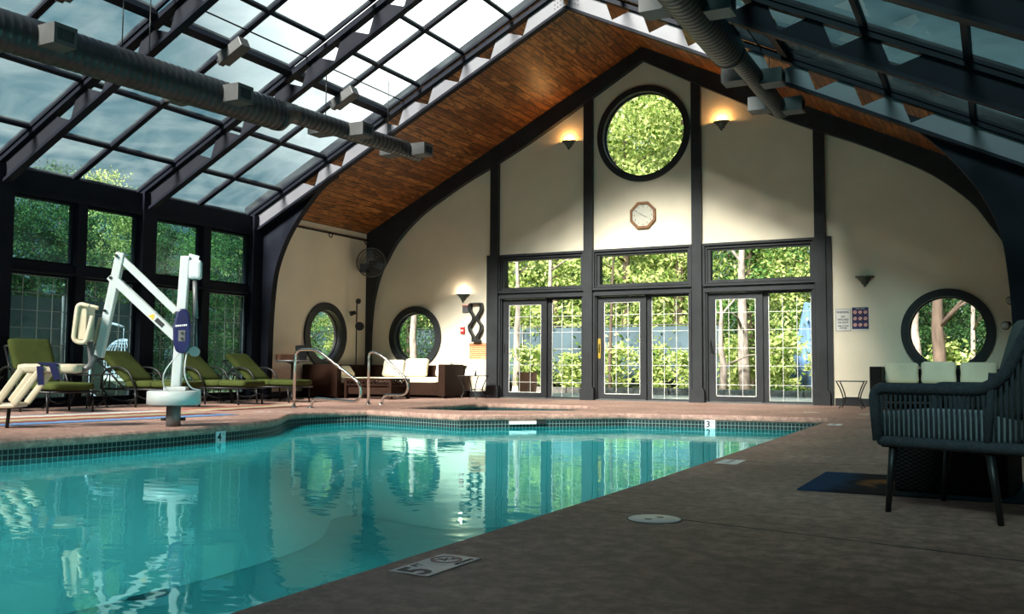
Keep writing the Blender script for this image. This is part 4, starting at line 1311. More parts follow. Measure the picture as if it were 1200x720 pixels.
def motif_rug_mat():
    m = bpy.data.materials.new('motif_rug'); m.use_nodes = True
    nt = m.node_tree; b = nt.nodes['Principled BSDF']; b.inputs['Roughness'].default_value = 0.95; b.inputs['Specular IOR Level'].default_value = 0.1
    tc = N(nt, 'ShaderNodeTexCoord'); sp = N(nt, 'ShaderNodeSeparateXYZ'); nt.links.new(tc.outputs['Object'], sp.inputs[0])
    nz = N(nt, 'ShaderNodeTexNoise', inp={'Scale': 5.0, 'Detail': 5.0, 'Distortion': 0.8}); nt.links.new(tc.outputs['Object'], nz.inputs['Vector'])
    v = mathn(nt, 'ADD', sp.outputs[0], mathn(nt, 'MULTIPLY', mathn(nt, 'SUBTRACT', nz.outputs[0], 0.5), 0.35))
    c = ramp(nt, [(0.0, (0.02, 0.05, 0.11)), (0.10, (0.022, 0.05, 0.11)), (0.17, (0.02, 0.018, 0.024)), (0.30, (0.024, 0.014, 0.014)), (0.42, (0.02, 0.035, 0.035)), (0.65, (0.03, 0.07, 0.10)), (1.0, (0.02, 0.02, 0.035))], mathn(nt, 'DIVIDE', mathn(nt, 'ADD', v, 0.8), 1.6))
    cv = N(nt, 'ShaderNodeCombineXYZ'); nt.links.new(mathn(nt, 'ADD', sp.outputs[0], 0.40), cv.inputs[0]); nt.links.new(mathn(nt, 'MULTIPLY', mathn(nt, 'ADD', sp.outputs[1], 0.02), 0.5), cv.inputs[1])
    ln = N(nt, 'ShaderNodeVectorMath', operation='LENGTH'); nt.links.new(cv.outputs[0], ln.inputs[0])
    k = mathn(nt, 'MULTIPLY', ramp(nt, [(0.08, 1.0), (0.14, 0.0)], ln.outputs['Value']), ramp(nt, [(0.45, 0.0), (0.55, 1.0)], nz.outputs[0]))
    c = mixc(nt, k, c, (0.22, 0.085, 0.03))
    nt.links.new(c, b.inputs['Base Color'])
    return m


r = MB().box(-0.78, 0.72, -0.5, 0.5, 0.001, 0.009).build('patterned_rug', motif_rug_mat()); r.location = (-0.22, 5.88, 0)
tag(r, 'dark blue rug with a rust motif under the rope armchair', 'rug')

# ------------------------------------------------------------------ grab rails
def grab_rail(pts, y, label):
    x0 = pts[0][0]
    t = thing('grab_rail', label, 'handrail', (x0, y, 0))
    MB().tube(fillet([(px, y + 0.06 * (1 if i > len(pts) // 2 else 0), pz) for i, (px, pz) in enumerate(pts)], 0.16, 7), 0.024, 12).build('rail', M_CHROME, t, world=True)
    for px, dy in ((pts[0][0], 0), (pts[-1][0], 0.06)):
        MB().lathe([(0.065, 0), (0.06, 0.012), (0.03, 0.02), (0.027, 0.035)], (px, y + dy, 0), n=20).build('escutcheon', M_CHROME, t, world=True)


grab_rail([(-10.2, 0), (-10.2, 0.95), (-9.75, 0.95), (-8.86, 0.40), (-8.92, 0.12), (-9.86, 0.16), (-9.90, 0.0)], 11.95, 'longer steel grab rail at the pool corner, nearer the lift')
grab_rail([(-10.06, 0), (-10.08, 0.98), (-9.78, 0.88), (-9.20, 0.42), (-9.28, 0.18), (-9.78, 0.17), (-9.82, 0.0)], 13.8, 'shorter steel grab rail by the spa in front of the wicker sofa')

# ------------------------------------------------------------------ far corner: table, sofa, ottoman
t = thing('pedestal_table', 'round pedestal table between the last lounge and the wicker sofa', 'table', (-12.85, 15.0, 0))
MB().lathe([(0.24, 0), (0.24, 0.02), (0.05, 0.04), (0.04, 0.1), (0.04, 0.72), (0.15, 0.76)], n=24).build('pedestal', M_BLACK, t)
MB().lathe([(0.33, 0.765), (0.34, 0.775), (0.34, 0.80), (0.33, 0.805)], n=32).build('table_top', M_GREYBOX, t)
t = thing('coffee_maker', 'black coffee maker on the round pedestal table', 'coffee maker', (-12.66, 15.02, 0.806), -0.5)
MB().box(-0.10, 0.10, -0.09, 0.09, 0, 0.06).box(0.02, 0.10, -0.09, 0.09, 0.06, 0.20).box(-0.11, 0.10, -0.09, 0.09, 0.20, 0.30).build('body', M_BLACK, t, bev=0.012)
MB().lathe([(0.05, 0.062), (0.062, 0.08), (0.06, 0.15), (0.045, 0.17)], (-0.045, 0, 0), n=16).build('carafe', M_TABLETOP, t)
M_BOXB = mat('brown_box_wood', (0.12, 0.05, 0.03), rough=0.6, var=0.3)
t = thing('condiment_box', 'low brown box beside the coffee maker on the pedestal table', 'box', (-13.0, 14.93, 0.806), 1.2)
MB().prism([(-0.16, -0.1), (0.16, -0.1), (0.16, 0.1), (-0.16, 0.1)], (0, 0, 0.012), (1, 0, 0), (0, 1, 0), 0.10, holes=[[(-0.145, -0.085), (0.0, -0.085), (0.0, 0.085), (-0.145, 0.085)], [(0.012, -0.085), (0.145, -0.085), (0.145, 0.085), (0.012, 0.085)]]).box(-0.16, 0.16, -0.1, 0.1, 0, 0.012).build('tray', M_BOXB, t)


def wicker_sofa():
    t = thing('sectional_sofa', 'brown wicker corner sofa with cream cushions in the far corner', 'sofa', (-12.0, 17.6, 0))
    B = lambda *a: MB().box(*a)
    B(-13.36, -12.42, 15.9, 16.06, 0.04, 0.72).build('arm_panel', M_WICK, t, world=True, bev=0.015)
    B(-13.36, -13.18, 16.06, 18.1, 0.04, 0.72).build('back_panel', M_WICK, t, world=True, bev=0.015)
    B(-13.18, -12.42, 16.06, 17.45, 0.06, 0.32).build('base', M_WICK, t, world=True, bev=0.012)
    B(-13.18, -10.72, 17.35, 18.1, 0.06, 0.32).build('base', M_WICK, t, world=True, bev=0.012)
    B(-13.18, -10.60, 18.1, 18.25, 0.04, 0.72).build('back_panel', M_WICK, t, world=True, bev=0.015)
    B(-10.78, -10.60, 17.3, 18.1, 0.04, 0.74).build('arm_panel', M_WICK, t, world=True, bev=0.015)
    for x, y in ((-13.3, 16.0), (-12.5, 16.0), (-10.7, 17.4), (-10.7, 18.15), (-11.9, 17.45), (-13.25, 18.15)):
        MB().box(x - .03, x + .03, y - .03, y + .03, 0, 0.06).build('foot', M_GREYBOX, t, world=True)
    MB().pillow(-13.17, -12.43, 16.08, 17.35, 0.32, 0.44, 8, .7).build('seat_cushion', M_CUSH, t, world=True)
    MB().pillow(-13.17, -11.98, 17.36, 18.09, 0.32, 0.44, 8, .7).build('seat_cushion', M_CUSH, t, world=True)
    MB().pillow(-11.96, -10.80, 17.33, 18.09, 0.32, 0.45, 8, .7).build('seat_cushion', M_CUSH, t, world=True)


wicker_sofa()


def cushion(x, y, z, w, h, th, rz, tilt, label, group):
    m = MB().pillow(-w / 2, w / 2, -th / 2, th / 2, 0, h, 9, 0.95)
    # pinch the corners like a stuffed pillow
    m.v = [(px * (1 - 0.10 * (1 - min(1, abs(pz / h - .5) * 2)) * abs(px) / (w / 2) * 0.6), py, pz) for px, py, pz in m.v]
    m.xf(Matrix.Rotation(-tilt, 4, 'X'))
    o = m.build('throw_cushion', M_CUSH); o.location = (x, y, z); o.rotation_euler.z = rz
    tag(o, label, 'cushion', group)


G1 = 'cream cushions on the wicker corner sofa'
cushion(-12.35, 17.86, 0.45, 0.58, 0.40, 0.15, 0.05, 0.25, 'cream cushion against the sofa back in the far corner', G1)
cushion(-11.72, 17.84, 0.46, 0.62, 0.42, 0.15, 0.0, 0.25, 'cream cushion in the middle of the sofa back below the round window', G1)
cushion(-11.02, 17.90, 0.46, 0.40, 0.36, 0.14, 0.0, 0.22, 'small cream cushion against the wicker arm beside the end table', G1)
cushion(-13.02, 16.45, 0.45, 0.56, 0.30, 0.15, PI / 2, 0.75, 'slumped cream cushion nearest the arm panel of the wicker sofa', G1)
cushion(-13.02, 17.05, 0.45, 0.56, 0.30, 0.15, PI / 2, 0.7, 'slumped cream cushion against the side wall of the wicker sofa', G1)

t = thing('lattice_coffee_table', 'brown wicker coffee table with a lattice apron before the corner sofa', 'coffee table', (-11.7, 16.35, 0))
MB().box(-12.3, -11.1, 16.0, 16.7, 0.40, 0.43).build('table_top', M_WICK, t, world=True, bev=0.006)
la = MB()
for yy in (16.01, 16.69):
    la.box(-12.3, -11.1, yy - .012, yy + .012, 0.385, 0.40).box(-12.3, -11.1, yy - .012, yy + .012, 0.28, 0.30)
    for k in range(12):
        x = -12.3 + k * 0.1
        la.bar((x, yy, 0.295), (x + 0.1, yy, 0.39), 0.016, 0.016).bar((x + 0.1, yy, 0.295), (x, yy, 0.39), 0.016, 0.016)
for xx in (-12.29, -11.11):
    la.box(xx - .012, xx + .012, 16.0, 16.7, 0.28, 0.30)
    for k in range(7):
        y = 16.0 + k * 0.1
        la.bar((xx, y, 0.295), (xx, y + 0.1, 0.39), 0.016, 0.016).bar((xx, y + 0.1, 0.295), (xx, y, 0.39), 0.016, 0.016)
la.build('lattice_apron', M_WICK, t, world=True)
for x in (-12.27, -11.13):
    for y in (16.03, 16.67): MB().box(x - .03, x + .03, y - .03, y + .03, 0, 0.40).build('leg', M_WICK, t, world=True)
MB().box(-12.25, -11.15, 16.05, 16.65, 0.10, 0.27).build('lower_shelf', M_WICK, t, world=True, bev=0.008)


def iron_table(x, y, w, d, h, rz, label, top=None):
    t = thing('end_table', label, 'side table', (x, y, 0), rz)
    MB().box(-w / 2, w / 2, -d / 2, d / 2, h - 0.018, h).build('table_top', top or M_TABLETOP, t, bev=0.005)
    for sx in (-1, 1):
        for sy in (-1, 1):
            MB().tube(spline([(sx * w * .47, sy * d * .44, h - .02), (sx * w * .36, sy * d * .38, h * .72), (sx * w * .27, sy * d * .32, h * .42), (sx * w * .30, sy * d * .34, h * .2), (sx * w * .40, sy * d * .42, 0)], 5), 0.011, 8).build('leg', M_BLACK, t)
    for s in (-1, 1):
        MB().tube([(-w * .28, s * d * .32, h * .38), (w * .28, s * d * .32, h * .38)], 0.009, 6).build('stretcher', M_BLACK, t)


iron_table(-10.15, 17.75, 0.52, 0.50, 0.50, 0, 'small iron end table with curved legs under the orange notice')
iron_table(-2.26, 17.3, 0.48, 0.45, 0.48, 0, 'small iron end table with curved legs beside the dark sofa under the signs')
t = thing('tent_card', 'white folded card standing on the end table by the wicker sofa', 'card', (-10.2, 17.72, 0.5))
MB().bar((0, -0.05, 0.0), (0, 0, 0.15), 0.24, 0.003, up=(0, 1, 0)).bar((0, 0.05, 0.0), (0, 0, 0.15), 0.24, 0.003, up=(0, 1, 0)).build('folded_sheet', M_WHITE, t)

# floor lamps with spot heads
def lamp(x, y, h, heads, label, mshade, ball=False):
    t = thing('floor_lamp', label, 'floor lamp', (x, y, 0))
    MB().lathe([(0.15, 0), (0.15, 0.015), (0.03, 0.03), (0.012, 0.05)]).build('base', M_BLACK, t)
    MB().tube([(0, 0, 0.03), (0, 0, h)], 0.014, 8).build('pole', M_BLACK, t)
    for dx, z, r in heads:
        hd = MB().tube([(0, 0, z), (dx * .6, -0.03, z)], 0.010, 6)
        s = 1 if dx > 0 else -1
        hd.lathe([(0.02, -0.09), (0.05, -0.075), (r * .75, -0.03), (r, 0.03), (r * .98, 0.045)], (dx * .8, -0.05, z), Vector((s * 0.45, -0.8, -0.25)), 18)
        hd.build('spot_head', M_BLACK, t)
        if ball:
            MB().lathe([(0.0, -r * .8), (r * .6, -r * .55), (r * .85, 0), (r * .6, r * .55), (0.0, r * .8)], (dx * .8 + s * .02, -0.09, z - 0.01), (0, 0, 1), 16).build('globe', mshade, t)


lamp(-13.22, 17.62, 2.26, [(0.10, 2.20, 0.06), (-0.12, 1.92, 0.06), (0.16, 1.62, 0.105)], 'black floor lamp with three spot heads in the far corner', M_BLACK)
lamp(0.30, 17.86, 1.92, [(-0.06, 1.86, 0.075), (0.12, 1.66, 0.07), (-0.16, 1.44, 0.075)], 'black floor lamp with pale globes by the sofa at the photo edge', mat('frosted_globe', (0.35, 0.33, 0.30), rough=0.5, var=0.05), True)

# ------------------------------------------------------------------ dark sofa under the right round window
t = thing('wicker_sofa', 'dark wicker sofa under the round window beside the signs', 'sofa', (-0.9, 17.9, 0))
MB().box(-1.98, -1.78, 17.45, 18.25, 0.03, 0.73).build('arm_panel', M_WICKD, t, world=True, bev=0.012)
MB().box(0.12, 0.30, 17.45, 18.25, 0.03, 0.73).build('arm_panel', M_WICKD, t, world=True, bev=0.012)
MB().box(-1.78, 0.12, 18.10, 18.25, 0.03, 0.70).build('back_panel', M_WICKD, t, world=True, bev=0.012)
MB().box(-1.78, 0.12, 17.5, 18.10, 0.05, 0.30).build('base', M_WICKD, t, world=True, bev=0.012)
for x, y in ((-1.9, 17.5), (0.22, 17.5), (-1.9, 18.2), (0.22, 18.2)): MB().box(x - .03, x + .03, y - .03, y + .03, 0, .05).build('foot', M_BLACK, t, world=True)
for x0, x1 in ((-1.77, -0.84), (-0.82, 0.11)):
    MB().pillow(x0, x1, 17.5, 18.09, 0.30, 0.43, 8, .7).build('seat_cushion', M_CUSH, t, world=True)
G2 = 'cream cushions on the dark sofa'
cushion(-1.50, 17.92, 0.43, 0.58, 0.38, 0.16, 0, 0.2, 'cream cushion on the dark sofa nearest the arm and the end table', G2)
cushion(-0.90, 17.92, 0.43, 0.58, 0.40, 0.16, 0, 0.2, 'middle cream cushion of three on the dark sofa', G2)
cushion(-0.27, 17.92, 0.43, 0.60, 0.39, 0.16, 0, 0.2, 'cream cushion on the dark sofa partly behind the rope armchair', G2)
t = thing('coffee_table', 'low dark coffee table in front of the dark sofa', 'coffee table', (-1.25, 16.85, 0))
MB().box(-1.76, -0.80, 16.6, 17.15, 0.425, 0.455).build('table_top', M_TABLETOP, t, world=True, bev=0.005)
for x in (-1.71, -0.85):
    for y in (16.65, 17.1): MB().box(x - .025, x + .025, y - .025, y + .025, 0, 0.425).build('leg', M_BLACK, t, world=True)
MB().box(-1.7, -0.86, 16.66, 17.09, 0.12, 0.14).build('lower_shelf', M_TABLETOP, t, world=True)

# ------------------------------------------------------------------ rope armchair close to the camera
def rope_chair():
    o = Vector((-0.48, 4.77, 0)); f = Vector((-0.93, 0.37, 0)).normalized(); n = Vector((0.37, 0.93, 0)).normalized()
    t = thing('rope_armchair', 'grey rope-weave armchair with pale cushions standing on the patterned rug', 'armchair', o)
    F = Matrix(((f.x, n.x, 0, 0), (f.y, n.y, 0, 0), (0, 0, 1, 0), (0, 0, 0, 1)))
    M_ROPE = mat('grey_rope', (0.055, 0.064, 0.078), rough=0.8, var=0.25, vs=40, bump=0.6, bs=160)
    M_PADW = mat('pale_blue_pad', (0.40, 0.46, 0.50), rough=0.9, var=0.08, vs=6, bump=0.1, bs=120)
    M_PADG = mat('grey_green_pad', (0.10, 0.112, 0.108), rough=0.9, var=0.12, vs=6, bump=0.12, bs=120)
    Wd = 0.62
    put = lambda mb, name, m, par=t, bev=0: (mb.xf(F), mb.build(name, m, par, bev=bev))[1]
    side = lambda b: fillet([(0.03, b, 0.335), (0.05, b, 0.585), (-0.46, b, 0.585), (-0.55, b, 0.645), (-0.66, b, 0.86), (-0.74, b, 0.93)], 0.06, 6)
    top = side(0.0) + fillet([(-0.74, 0.0, 0.93), (-0.79, 0.06, 0.95), (-0.79, Wd - 0.06, 0.95), (-0.74, Wd, 0.93)], 0.05)[1:-1] + list(reversed(side(Wd)))
    put(MB().tube(top, 0.027, 10), 'wrapped_rail', M_ROPE)
    seat = fillet([(0.03, 0.05, 0.335), (0.03, Wd, 0.335), (-0.66, Wd, 0.335), (-0.66, 0, 0.335), (0.03, 0, 0.335), (0.03, 0.1, 0.335)], 0.06)
    put(MB().tube(seat, 0.026, 8), 'seat_rail', M_ROPE)
    tp = [Vector(p) for p in side(0.0)]

    def ztop(a):
        for p, q in zip(tp[6:], tp[7:]):
            if min(p.x, q.x) <= a <= max(p.x, q.x) and abs(p.x - q.x) > 1e-6:
                return p.z + (q.z - p.z) * (a - p.x) / (q.x - p.x)
        return 0.585
    for b in (0.0, Wd):
        w = MB()
        for k in range(30):
            a = 0.035 - k * 0.0235
            for da in (-0.003, 0.003):
                w.tube([(a + da, b, 0.34), (a + da - 0.03 * max(0, -0.4 - a), b, ztop(a))], 0.0036, 5)
        put(w, 'rope_side', M_ROPE)
    w = MB()
    for k in range(30):
        b = 0.02 + k * 0.02
        w.tube([(-0.66, b, 0.34), (-0.785, b, 0.945)], 0.0048, 5)
    put(w, 'rope_back', M_ROPE)
    put(MB().tube([(-0.47, 0.0, 0.335), (-0.50, 0.0, 0.66)], 0.018, 8), 'upright', M_ROPE)
    put(MB().tube([(-0.47, Wd, 0.335), (-0.50, Wd, 0.66)], 0.018, 8), 'upright', M_ROPE)
    put(MB().box(-0.64, 0.02, 0.01, Wd - 0.01, 0.305, 0.33), 'seat_deck', M_BLACK)
    put(MB().pillow(-0.56, 0.075, 0.035, Wd - 0.035, 0.335, 0.475, 10, 0.6), 'seat_cushion', M_PADW)
    m = MB().pillow(-0.07, 0.07, 0.05, Wd - 0.05, 0, 0.45, 10, 0.7)
    m.xf(Matrix.Translation((-0.495, 0, 0.455)) @ Matrix.Rotation(math.radians(-17), 4, 'Y'))
    put(m, 'back_cushion', M_PADG)
    for (a0, a1) in ((0.0, -0.035), (-0.51, -0.47)):
        for b in (0.02, Wd - 0.02):
            put(MB().tube([(a0, b, 0.0), (a1, b, 0.33)], [0.013, 0.021], 10), 'leg', M_BLACK)


rope_chair()
t = thing('cube_table', 'dark woven cube table on the rug behind the rope armchair', 'side table', (-0.2, 5.78, 0.009), -0.15)
MB().box(-0.28, 0.28, -0.26, 0.26, 0.0, 0.31).build('woven_body', M_WICKD, t, bev=0.015)
MB().box(-0.295, 0.295, -0.275, 0.275, 0.31, 0.33).build('table_top', M_TABLETOP, t, bev=0.006)
# ------------------------------------------------------------------ ducts
def duct_run(name, label, path_far, path_near, y_red, r_big, r_small, stations, mirror):
    """spiral duct: big near part, reducer, small far part with registers on both sides"""
    a = Vector(path_far); b = Vector(path_near); d = (b - a).normalized()
    t = thing(name, label, 'air duct', a)
    def at(y, r): # tops aligned
        k = (y - a.y) / (b.y - a.y)
        return a + (b - a) * k + Vector((0, 0, r_small - r))
    def spiral(y0, y1, r):
        pts = []; R = []; y = y0; st = 0.105
        while y < y1:
            for q, dr in ((0, 0), (0.42, 0), (0.46, 0.006), (0.54, 0.006), (0.58, 0)):
                yy = y + q * st
                if yy > y1: break
                pts.append(at(yy, r)); R.append(r + dr * .35)
            y += st
        pts.append(at(y1, r)); R.append(r)
        return pts, R
    p, R = spiral(b.y, y_red - 0.15, r_big)
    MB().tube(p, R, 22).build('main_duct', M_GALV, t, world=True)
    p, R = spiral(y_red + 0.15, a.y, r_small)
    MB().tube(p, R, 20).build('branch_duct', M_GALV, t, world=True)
    MB().tube([at(y_red - 0.17, r_big), at(y_red - 0.13, r_big), at(y_red + 0.10, r_small), at(y_red + 0.20, r_small)], [r_big + .008, r_big + .008, r_small + .008, r_small + .008], 22).build('reducer', M_GALV, t, world=True)
    for y, s in stations:
        r = r_small if y > y_red else r_big
        c = at(y, r); h = 0.105 if r == r_small else 0.12
        bx = MB().prism([(-0.15, -h), (0.15, -h), (0.15, h), (-0.15, h)], c + Vector((s * (r + 0.24), 0, -0.01)), (0, 1, 0) if s > 0 else (0, -1, 0), (0, 0, 1), 0.012, holes=[[(-0.11, -h * .6), (0.11, -h * .6), (0.11, h * .6), (-0.11, h * .6)]])
        x0, x1 = c.x + s * (r - 0.05), c.x + s * (r + 0.24)
        bx.box(x0, x1, y - 0.15, y + 0.15, c.z - h - 0.01, c.z + h - 0.01)
        rg = bx.build('register_box', M_REG, t, world=True)
        sl = MB()
        for k in range(8):
            yy = y - 0.10 + k * 0.0286
            sl.box(x1, x1 + s * 0.008, yy - .004, yy + .004, c.z - h * .6 - .01, c.z + h * .6 - .01)
        o = sl.build('louvre', M_INK, rg)
        for v in o.data.vertices: v.co -= a
    for y in (a.y - 0.9, 11.75, 8.45, 8.05):
        r = r_small if y > y_red else r_big
        c = at(y, r)
        MB().tube([(c.x, y, c.z + r), (c.x, y, roof_z(c.x) - 0.2)], 0.008, 6).build('hanger_rod', M_BLACK, t, world=True)
    MB().lathe([(r_small * .93, 0), (r_small * .93, 0.004)], at(a.y + 0.002, r_small), (0, 1, 0), 20, False).build('end_opening', M_INK, t, world=True)  # black disc stands in for the dark open duct end


duct_run('spiral_duct', 'long dark spiral duct hung under the skylights over the loungers', (-9.30, 14.2, 4.58), (-10.06, 4.9, 4.55), 10.85, 0.235, 0.145,
         [(13.93, 1), (13.72, -1), (12.30, 1), (11.92, -1), (9.62, 1), (9.25, -1), (6.95, 1), (6.62, -1)], False)
duct_run('spiral_duct', 'spiral duct descending past the gable sconce under the darker roof slope', (-2.95, 15.0, 4.80), (-2.93, 4.9, 4.80), 11.75, 0.215, 0.135,
         [(14.75, 1), (14.5, -1), (13.2, 1), (12.9, -1), (10.0, 1), (9.7, -1), (7.4, 1)], True)

# motors of the opening skylights, at the foot of each upper sash
k = 0
for Y, lab in ((12.95, 'grey skylight motor box under the skylights nearest the board ceiling'), (10.25, 'grey skylight motor box between the second and third roof trusses'), (7.5, 'grey skylight motor box above the fat near end of the duct')):
    x = -10.05; z = roof_z(x) - 0.16
    t = thing('skylight_motor', lab, 'motor', (x, Y, z), group='skylight motor boxes')
    MB().obox((0, 0, 0), (Vector((cs_, 0, sn_)), (0, 1, 0), Vector((-sn_, 0, cs_))), (0.24, 0.10, 0.085)).build('housing', M_REG, t, bev=0.012)
    MB().obox(Vector((cs_, 0, sn_)) * -0.27, (Vector((cs_, 0, sn_)), (0, 1, 0), Vector((-sn_, 0, cs_))), (0.04, 0.05, 0.05)).build('drive', M_BLACK, t)

# ------------------------------------------------------------------ wall items
M_PATINA = mat('green_bronze', (0.07, 0.09, 0.075), rough=0.45, metal=0.4, var=0.35, vs=14)
M_BULB = emit('warm_bulb', (1.0, 0.62, 0.28), 22.0)
M_BULBW = emit('white_bulb', (1.0, 0.85, 0.65), 14.0)


def sconce(x, z, label, col=None, power=0.0, bulb=None):
    t = thing('wall_sconce', label, 'wall light', (x, 18.4, z))
    bowl = MB(); nseg = 16; prof = [(0.035, -0.13), (0.055, -0.10), (0.075, -0.075), (0.105, -0.045), (0.13, -0.005), (0.165, 0.0), (0.17, 0.02)]
    vs = []; fs = []
    for r, zz in prof:
        for k in range(nseg + 1):
            a = PI + PI * k / nseg
            vs.append((r * math.cos(a), r * math.sin(a) * 0.8 - 0.004, zz))
    m = nseg + 1
    for i in range(len(prof) - 1):
        fs += [(i * m + k, i * m + k + 1, (i + 1) * m + k + 1, (i + 1) * m + k) for k in range(nseg)]
    bowl.add(vs, fs, True)
    bw = bowl.build('bowl', M_PATINA, t)
    sol = bw.modifiers.new('solid', 'SOLIDIFY'); sol.thickness = 0.008; sol.offset = -1
    MB().box(-0.06, 0.06, -0.012, 0, -0.12, 0.0).lathe([(0.02, -0.135), (0.03, -0.15), (0.015, -0.17), (0.0, -0.175)], (0, -0.03, 0), n=12).build('back_plate', M_PATINA, t)
    bl = MB().lathe([(0.0, -0.035), (0.025, -0.02), (0.032, 0.0), (0.02, 0.025), (0.0, 0.03)], (0, -0.065, -0.015), n=12).build('bulb', bulb or M_WHITE, t)
    if power:
        ld = bpy.data.lights.new('sconce_light', 'POINT'); ld.energy = power; ld.color = col; ld.shadow_soft_size = 0.035
        lo = bpy.data.objects.new('sconce_light', ld); S.collection.objects.link(lo); lo.parent = t; lo.location = (0, -0.07, 0.035)


sconce(-10.80, 2.33, 'lit bronze wall sconce over the red alarm and black ornament', (1.0, 0.82, 0.6), 7.0, M_BULBW)
sconce(-8.16, 5.60, 'lit bronze wall sconce high beside the round gable window, over the first door', (1.0, 0.50, 0.16), 9.0, M_BULB)
sconce(-4.80, 5.64, 'lit bronze wall sconce high in the gable near the duct end', (1.0, 0.50, 0.16), 9.0, M_BULB)
sconce(-2.14, 2.39, 'unlit bronze wall sconce above the two signs')

# octagonal clock
M_CLOCKW = mat('clock_wood', (0.20, 0.085, 0.03), rough=0.5, var=0.3, vs=12)
M_FACE = mat('clock_face', (0.52, 0.49, 0.41), rough=0.6, var=0.05)
ck = thing('wall_clock', 'octagonal wooden wall clock under the large round gable window', 'clock', (-6.47, 18.4, 3.865))
octo = lambda r: [(r * math.cos(PI / 8 + k * PI / 4), r * math.sin(PI / 8 + k * PI / 4)) for k in range(8)]
MB().prism(octo(0.305), (0, 0, 0), (1, 0, 0), (0, 0, 1), 0.05, holes=[octo(0.245)]).build('case', M_CLOCKW, ck, bev=0.008)
MB().prism(octo(0.25), (0, 0, 0), (1, 0, 0), (0, 0, 1), 0.03).build('dial', M_FACE, ck)
for k in range(12):
    a = PI / 2 - (k + 1) * PI / 6
    nm = text_obj('numeral', str(k + 1), 0.055, (0.19 * math.cos(a), -0.032, 0.19 * math.sin(a)), (1, 0, 0), (0, 0, 1), M_INK, ck, 0.001, world=False)
MB().bar((0, -0.036, 0), (-0.155, -0.036, 0.09), 0.004, 0.014, up=(0, -1, 0)).bar((0, -0.039, 0), (0.095, -0.039, -0.045), 0.004, 0.024, up=(0, -1, 0)).build('hands', M_INK, ck)

# wavy black ornament
orn = thing('wall_ornament', 'black wavy open ornament on the wall above the orange notice', 'ornament', (-10.44, 18.4, 1.25))
HW = [(0.87, 0.135), (0.80, 0.155), (0.70, 0.135), (0.60, 0.065), (0.53, 0.045), (0.46, 0.075), (0.38, 0.145), (0.30, 0.15), (0.22, 0.12), (0.13, 0.06), (0.05, 0.055)]
for s in (-1, 1):
    q = spline([(0, w, z) for z, w in HW], 3)
    m = MB(); vs = []
    for p in q:
        for (dw, y) in ((-0.028, 0), (0.028, 0), (0.028, -0.11), (-0.028, -0.11)):
            vs.append((s * (p.y + dw), y, p.z))
    k = len(q); fs = []
    for i in range(k - 1):
        fs += [(i * 4 + j, i * 4 + (j + 1) % 4, (i + 1) * 4 + (j + 1) % 4, (i + 1) * 4 + j) for j in range(4)]
    fs += [(0, 3, 2, 1), tuple((k - 1) * 4 + j for j in range(4))]
    m.add(vs, fs).build('wavy_band', M_BLACK, orn)
MB().box(-0.13, 0.16, -0.11, 0, 0.865, 0.885).build('top_shelf', M_BLACK, orn)
MB().box(-0.09, 0.13, -0.11, 0, 0.0, 0.05).build('foot_shelf', M_BLACK, orn, bev=0.01)

th = thing('thermostat', 'small pale thermostat with a red strip beside the black ornament', 'thermostat', (-10.73, 18.4, 2.0))
MB().box(-0.08, 0.08, -0.03, 0, -0.08, 0.07).build('case', M_GREYBOX, th, bev=0.006)
MB().box(-0.085, 0.085, -0.034, 0, 0.07, 0.09).build('red_strip', M_RED, th)
al = thing('fire_alarm', 'small red fire alarm pull on the cream wall below the sconce', 'fire alarm', (-10.80, 18.4, 1.53))
MB().box(-0.055, 0.055, -0.05, 0, -0.09, 0.06).build('body', M_RED, al, bev=0.015)
MB().box(-0.05, 0.05, -0.052, 0, 0.062, 0.085).build('cap', M_WHITE, al)
MB().box(-0.03, 0.03, -0.057, -0.05, -0.03, 0.0).build('pull_handle', M_WHITE, al)
ol = MB().box(-0.035, 0.035, -0.008, 0, -0.06, 0.06).build('wall_plate', M_WHITE, bev=0.003); ol.location = (-10.78, 18.4, 1.30)
tag(ol, 'small white switch plate under the red fire alarm', 'switch plate')

# orange spa notice
sg = thing('notice_sign', 'cream notice with orange lettering and red heading under the black ornament', 'sign', (-10.38, 18.4, 1.045))
M_SIGNC = mat('notice_cream', (0.60, 0.40, 0.20), rough=0.5, var=0.04)
M_ORANGE = mat('notice_orange', (0.45, 0.10, 0.03), rough=0.5, var=0.1)
MB().box(-0.245, 0.245, -0.012, 0, -0.18, 0.12).build('panel', M_SIGNC, sg)
MB().box(-0.245, 0.245, -0.014, 0, 0.105, 0.18).build('heading_bar', M_ORANGE, sg, bev=0.004)
text_obj('heading', 'ATTENTION SPA USERS', 0.05, (0, -0.0155, 0.143), (1, 0, 0), (0, 0, 1), M_SIGNC, sg, 0.001, world=False, bold=0.001, sx=0.78)
ln = MB(); rr = random.Random(3)
for row in range(6):
    x = -0.225; z = 0.078 - row * 0.044
    while x < 0.19 - (0.15 if row == 5 else 0):
        w = rr.uniform(0.02, 0.06); ln.box(x, min(x + w, 0.225), -0.0135, 0, z - 0.010, z + 0.010); x += w + 0.014
ln.build('small_print', M_ORANGE, sg)

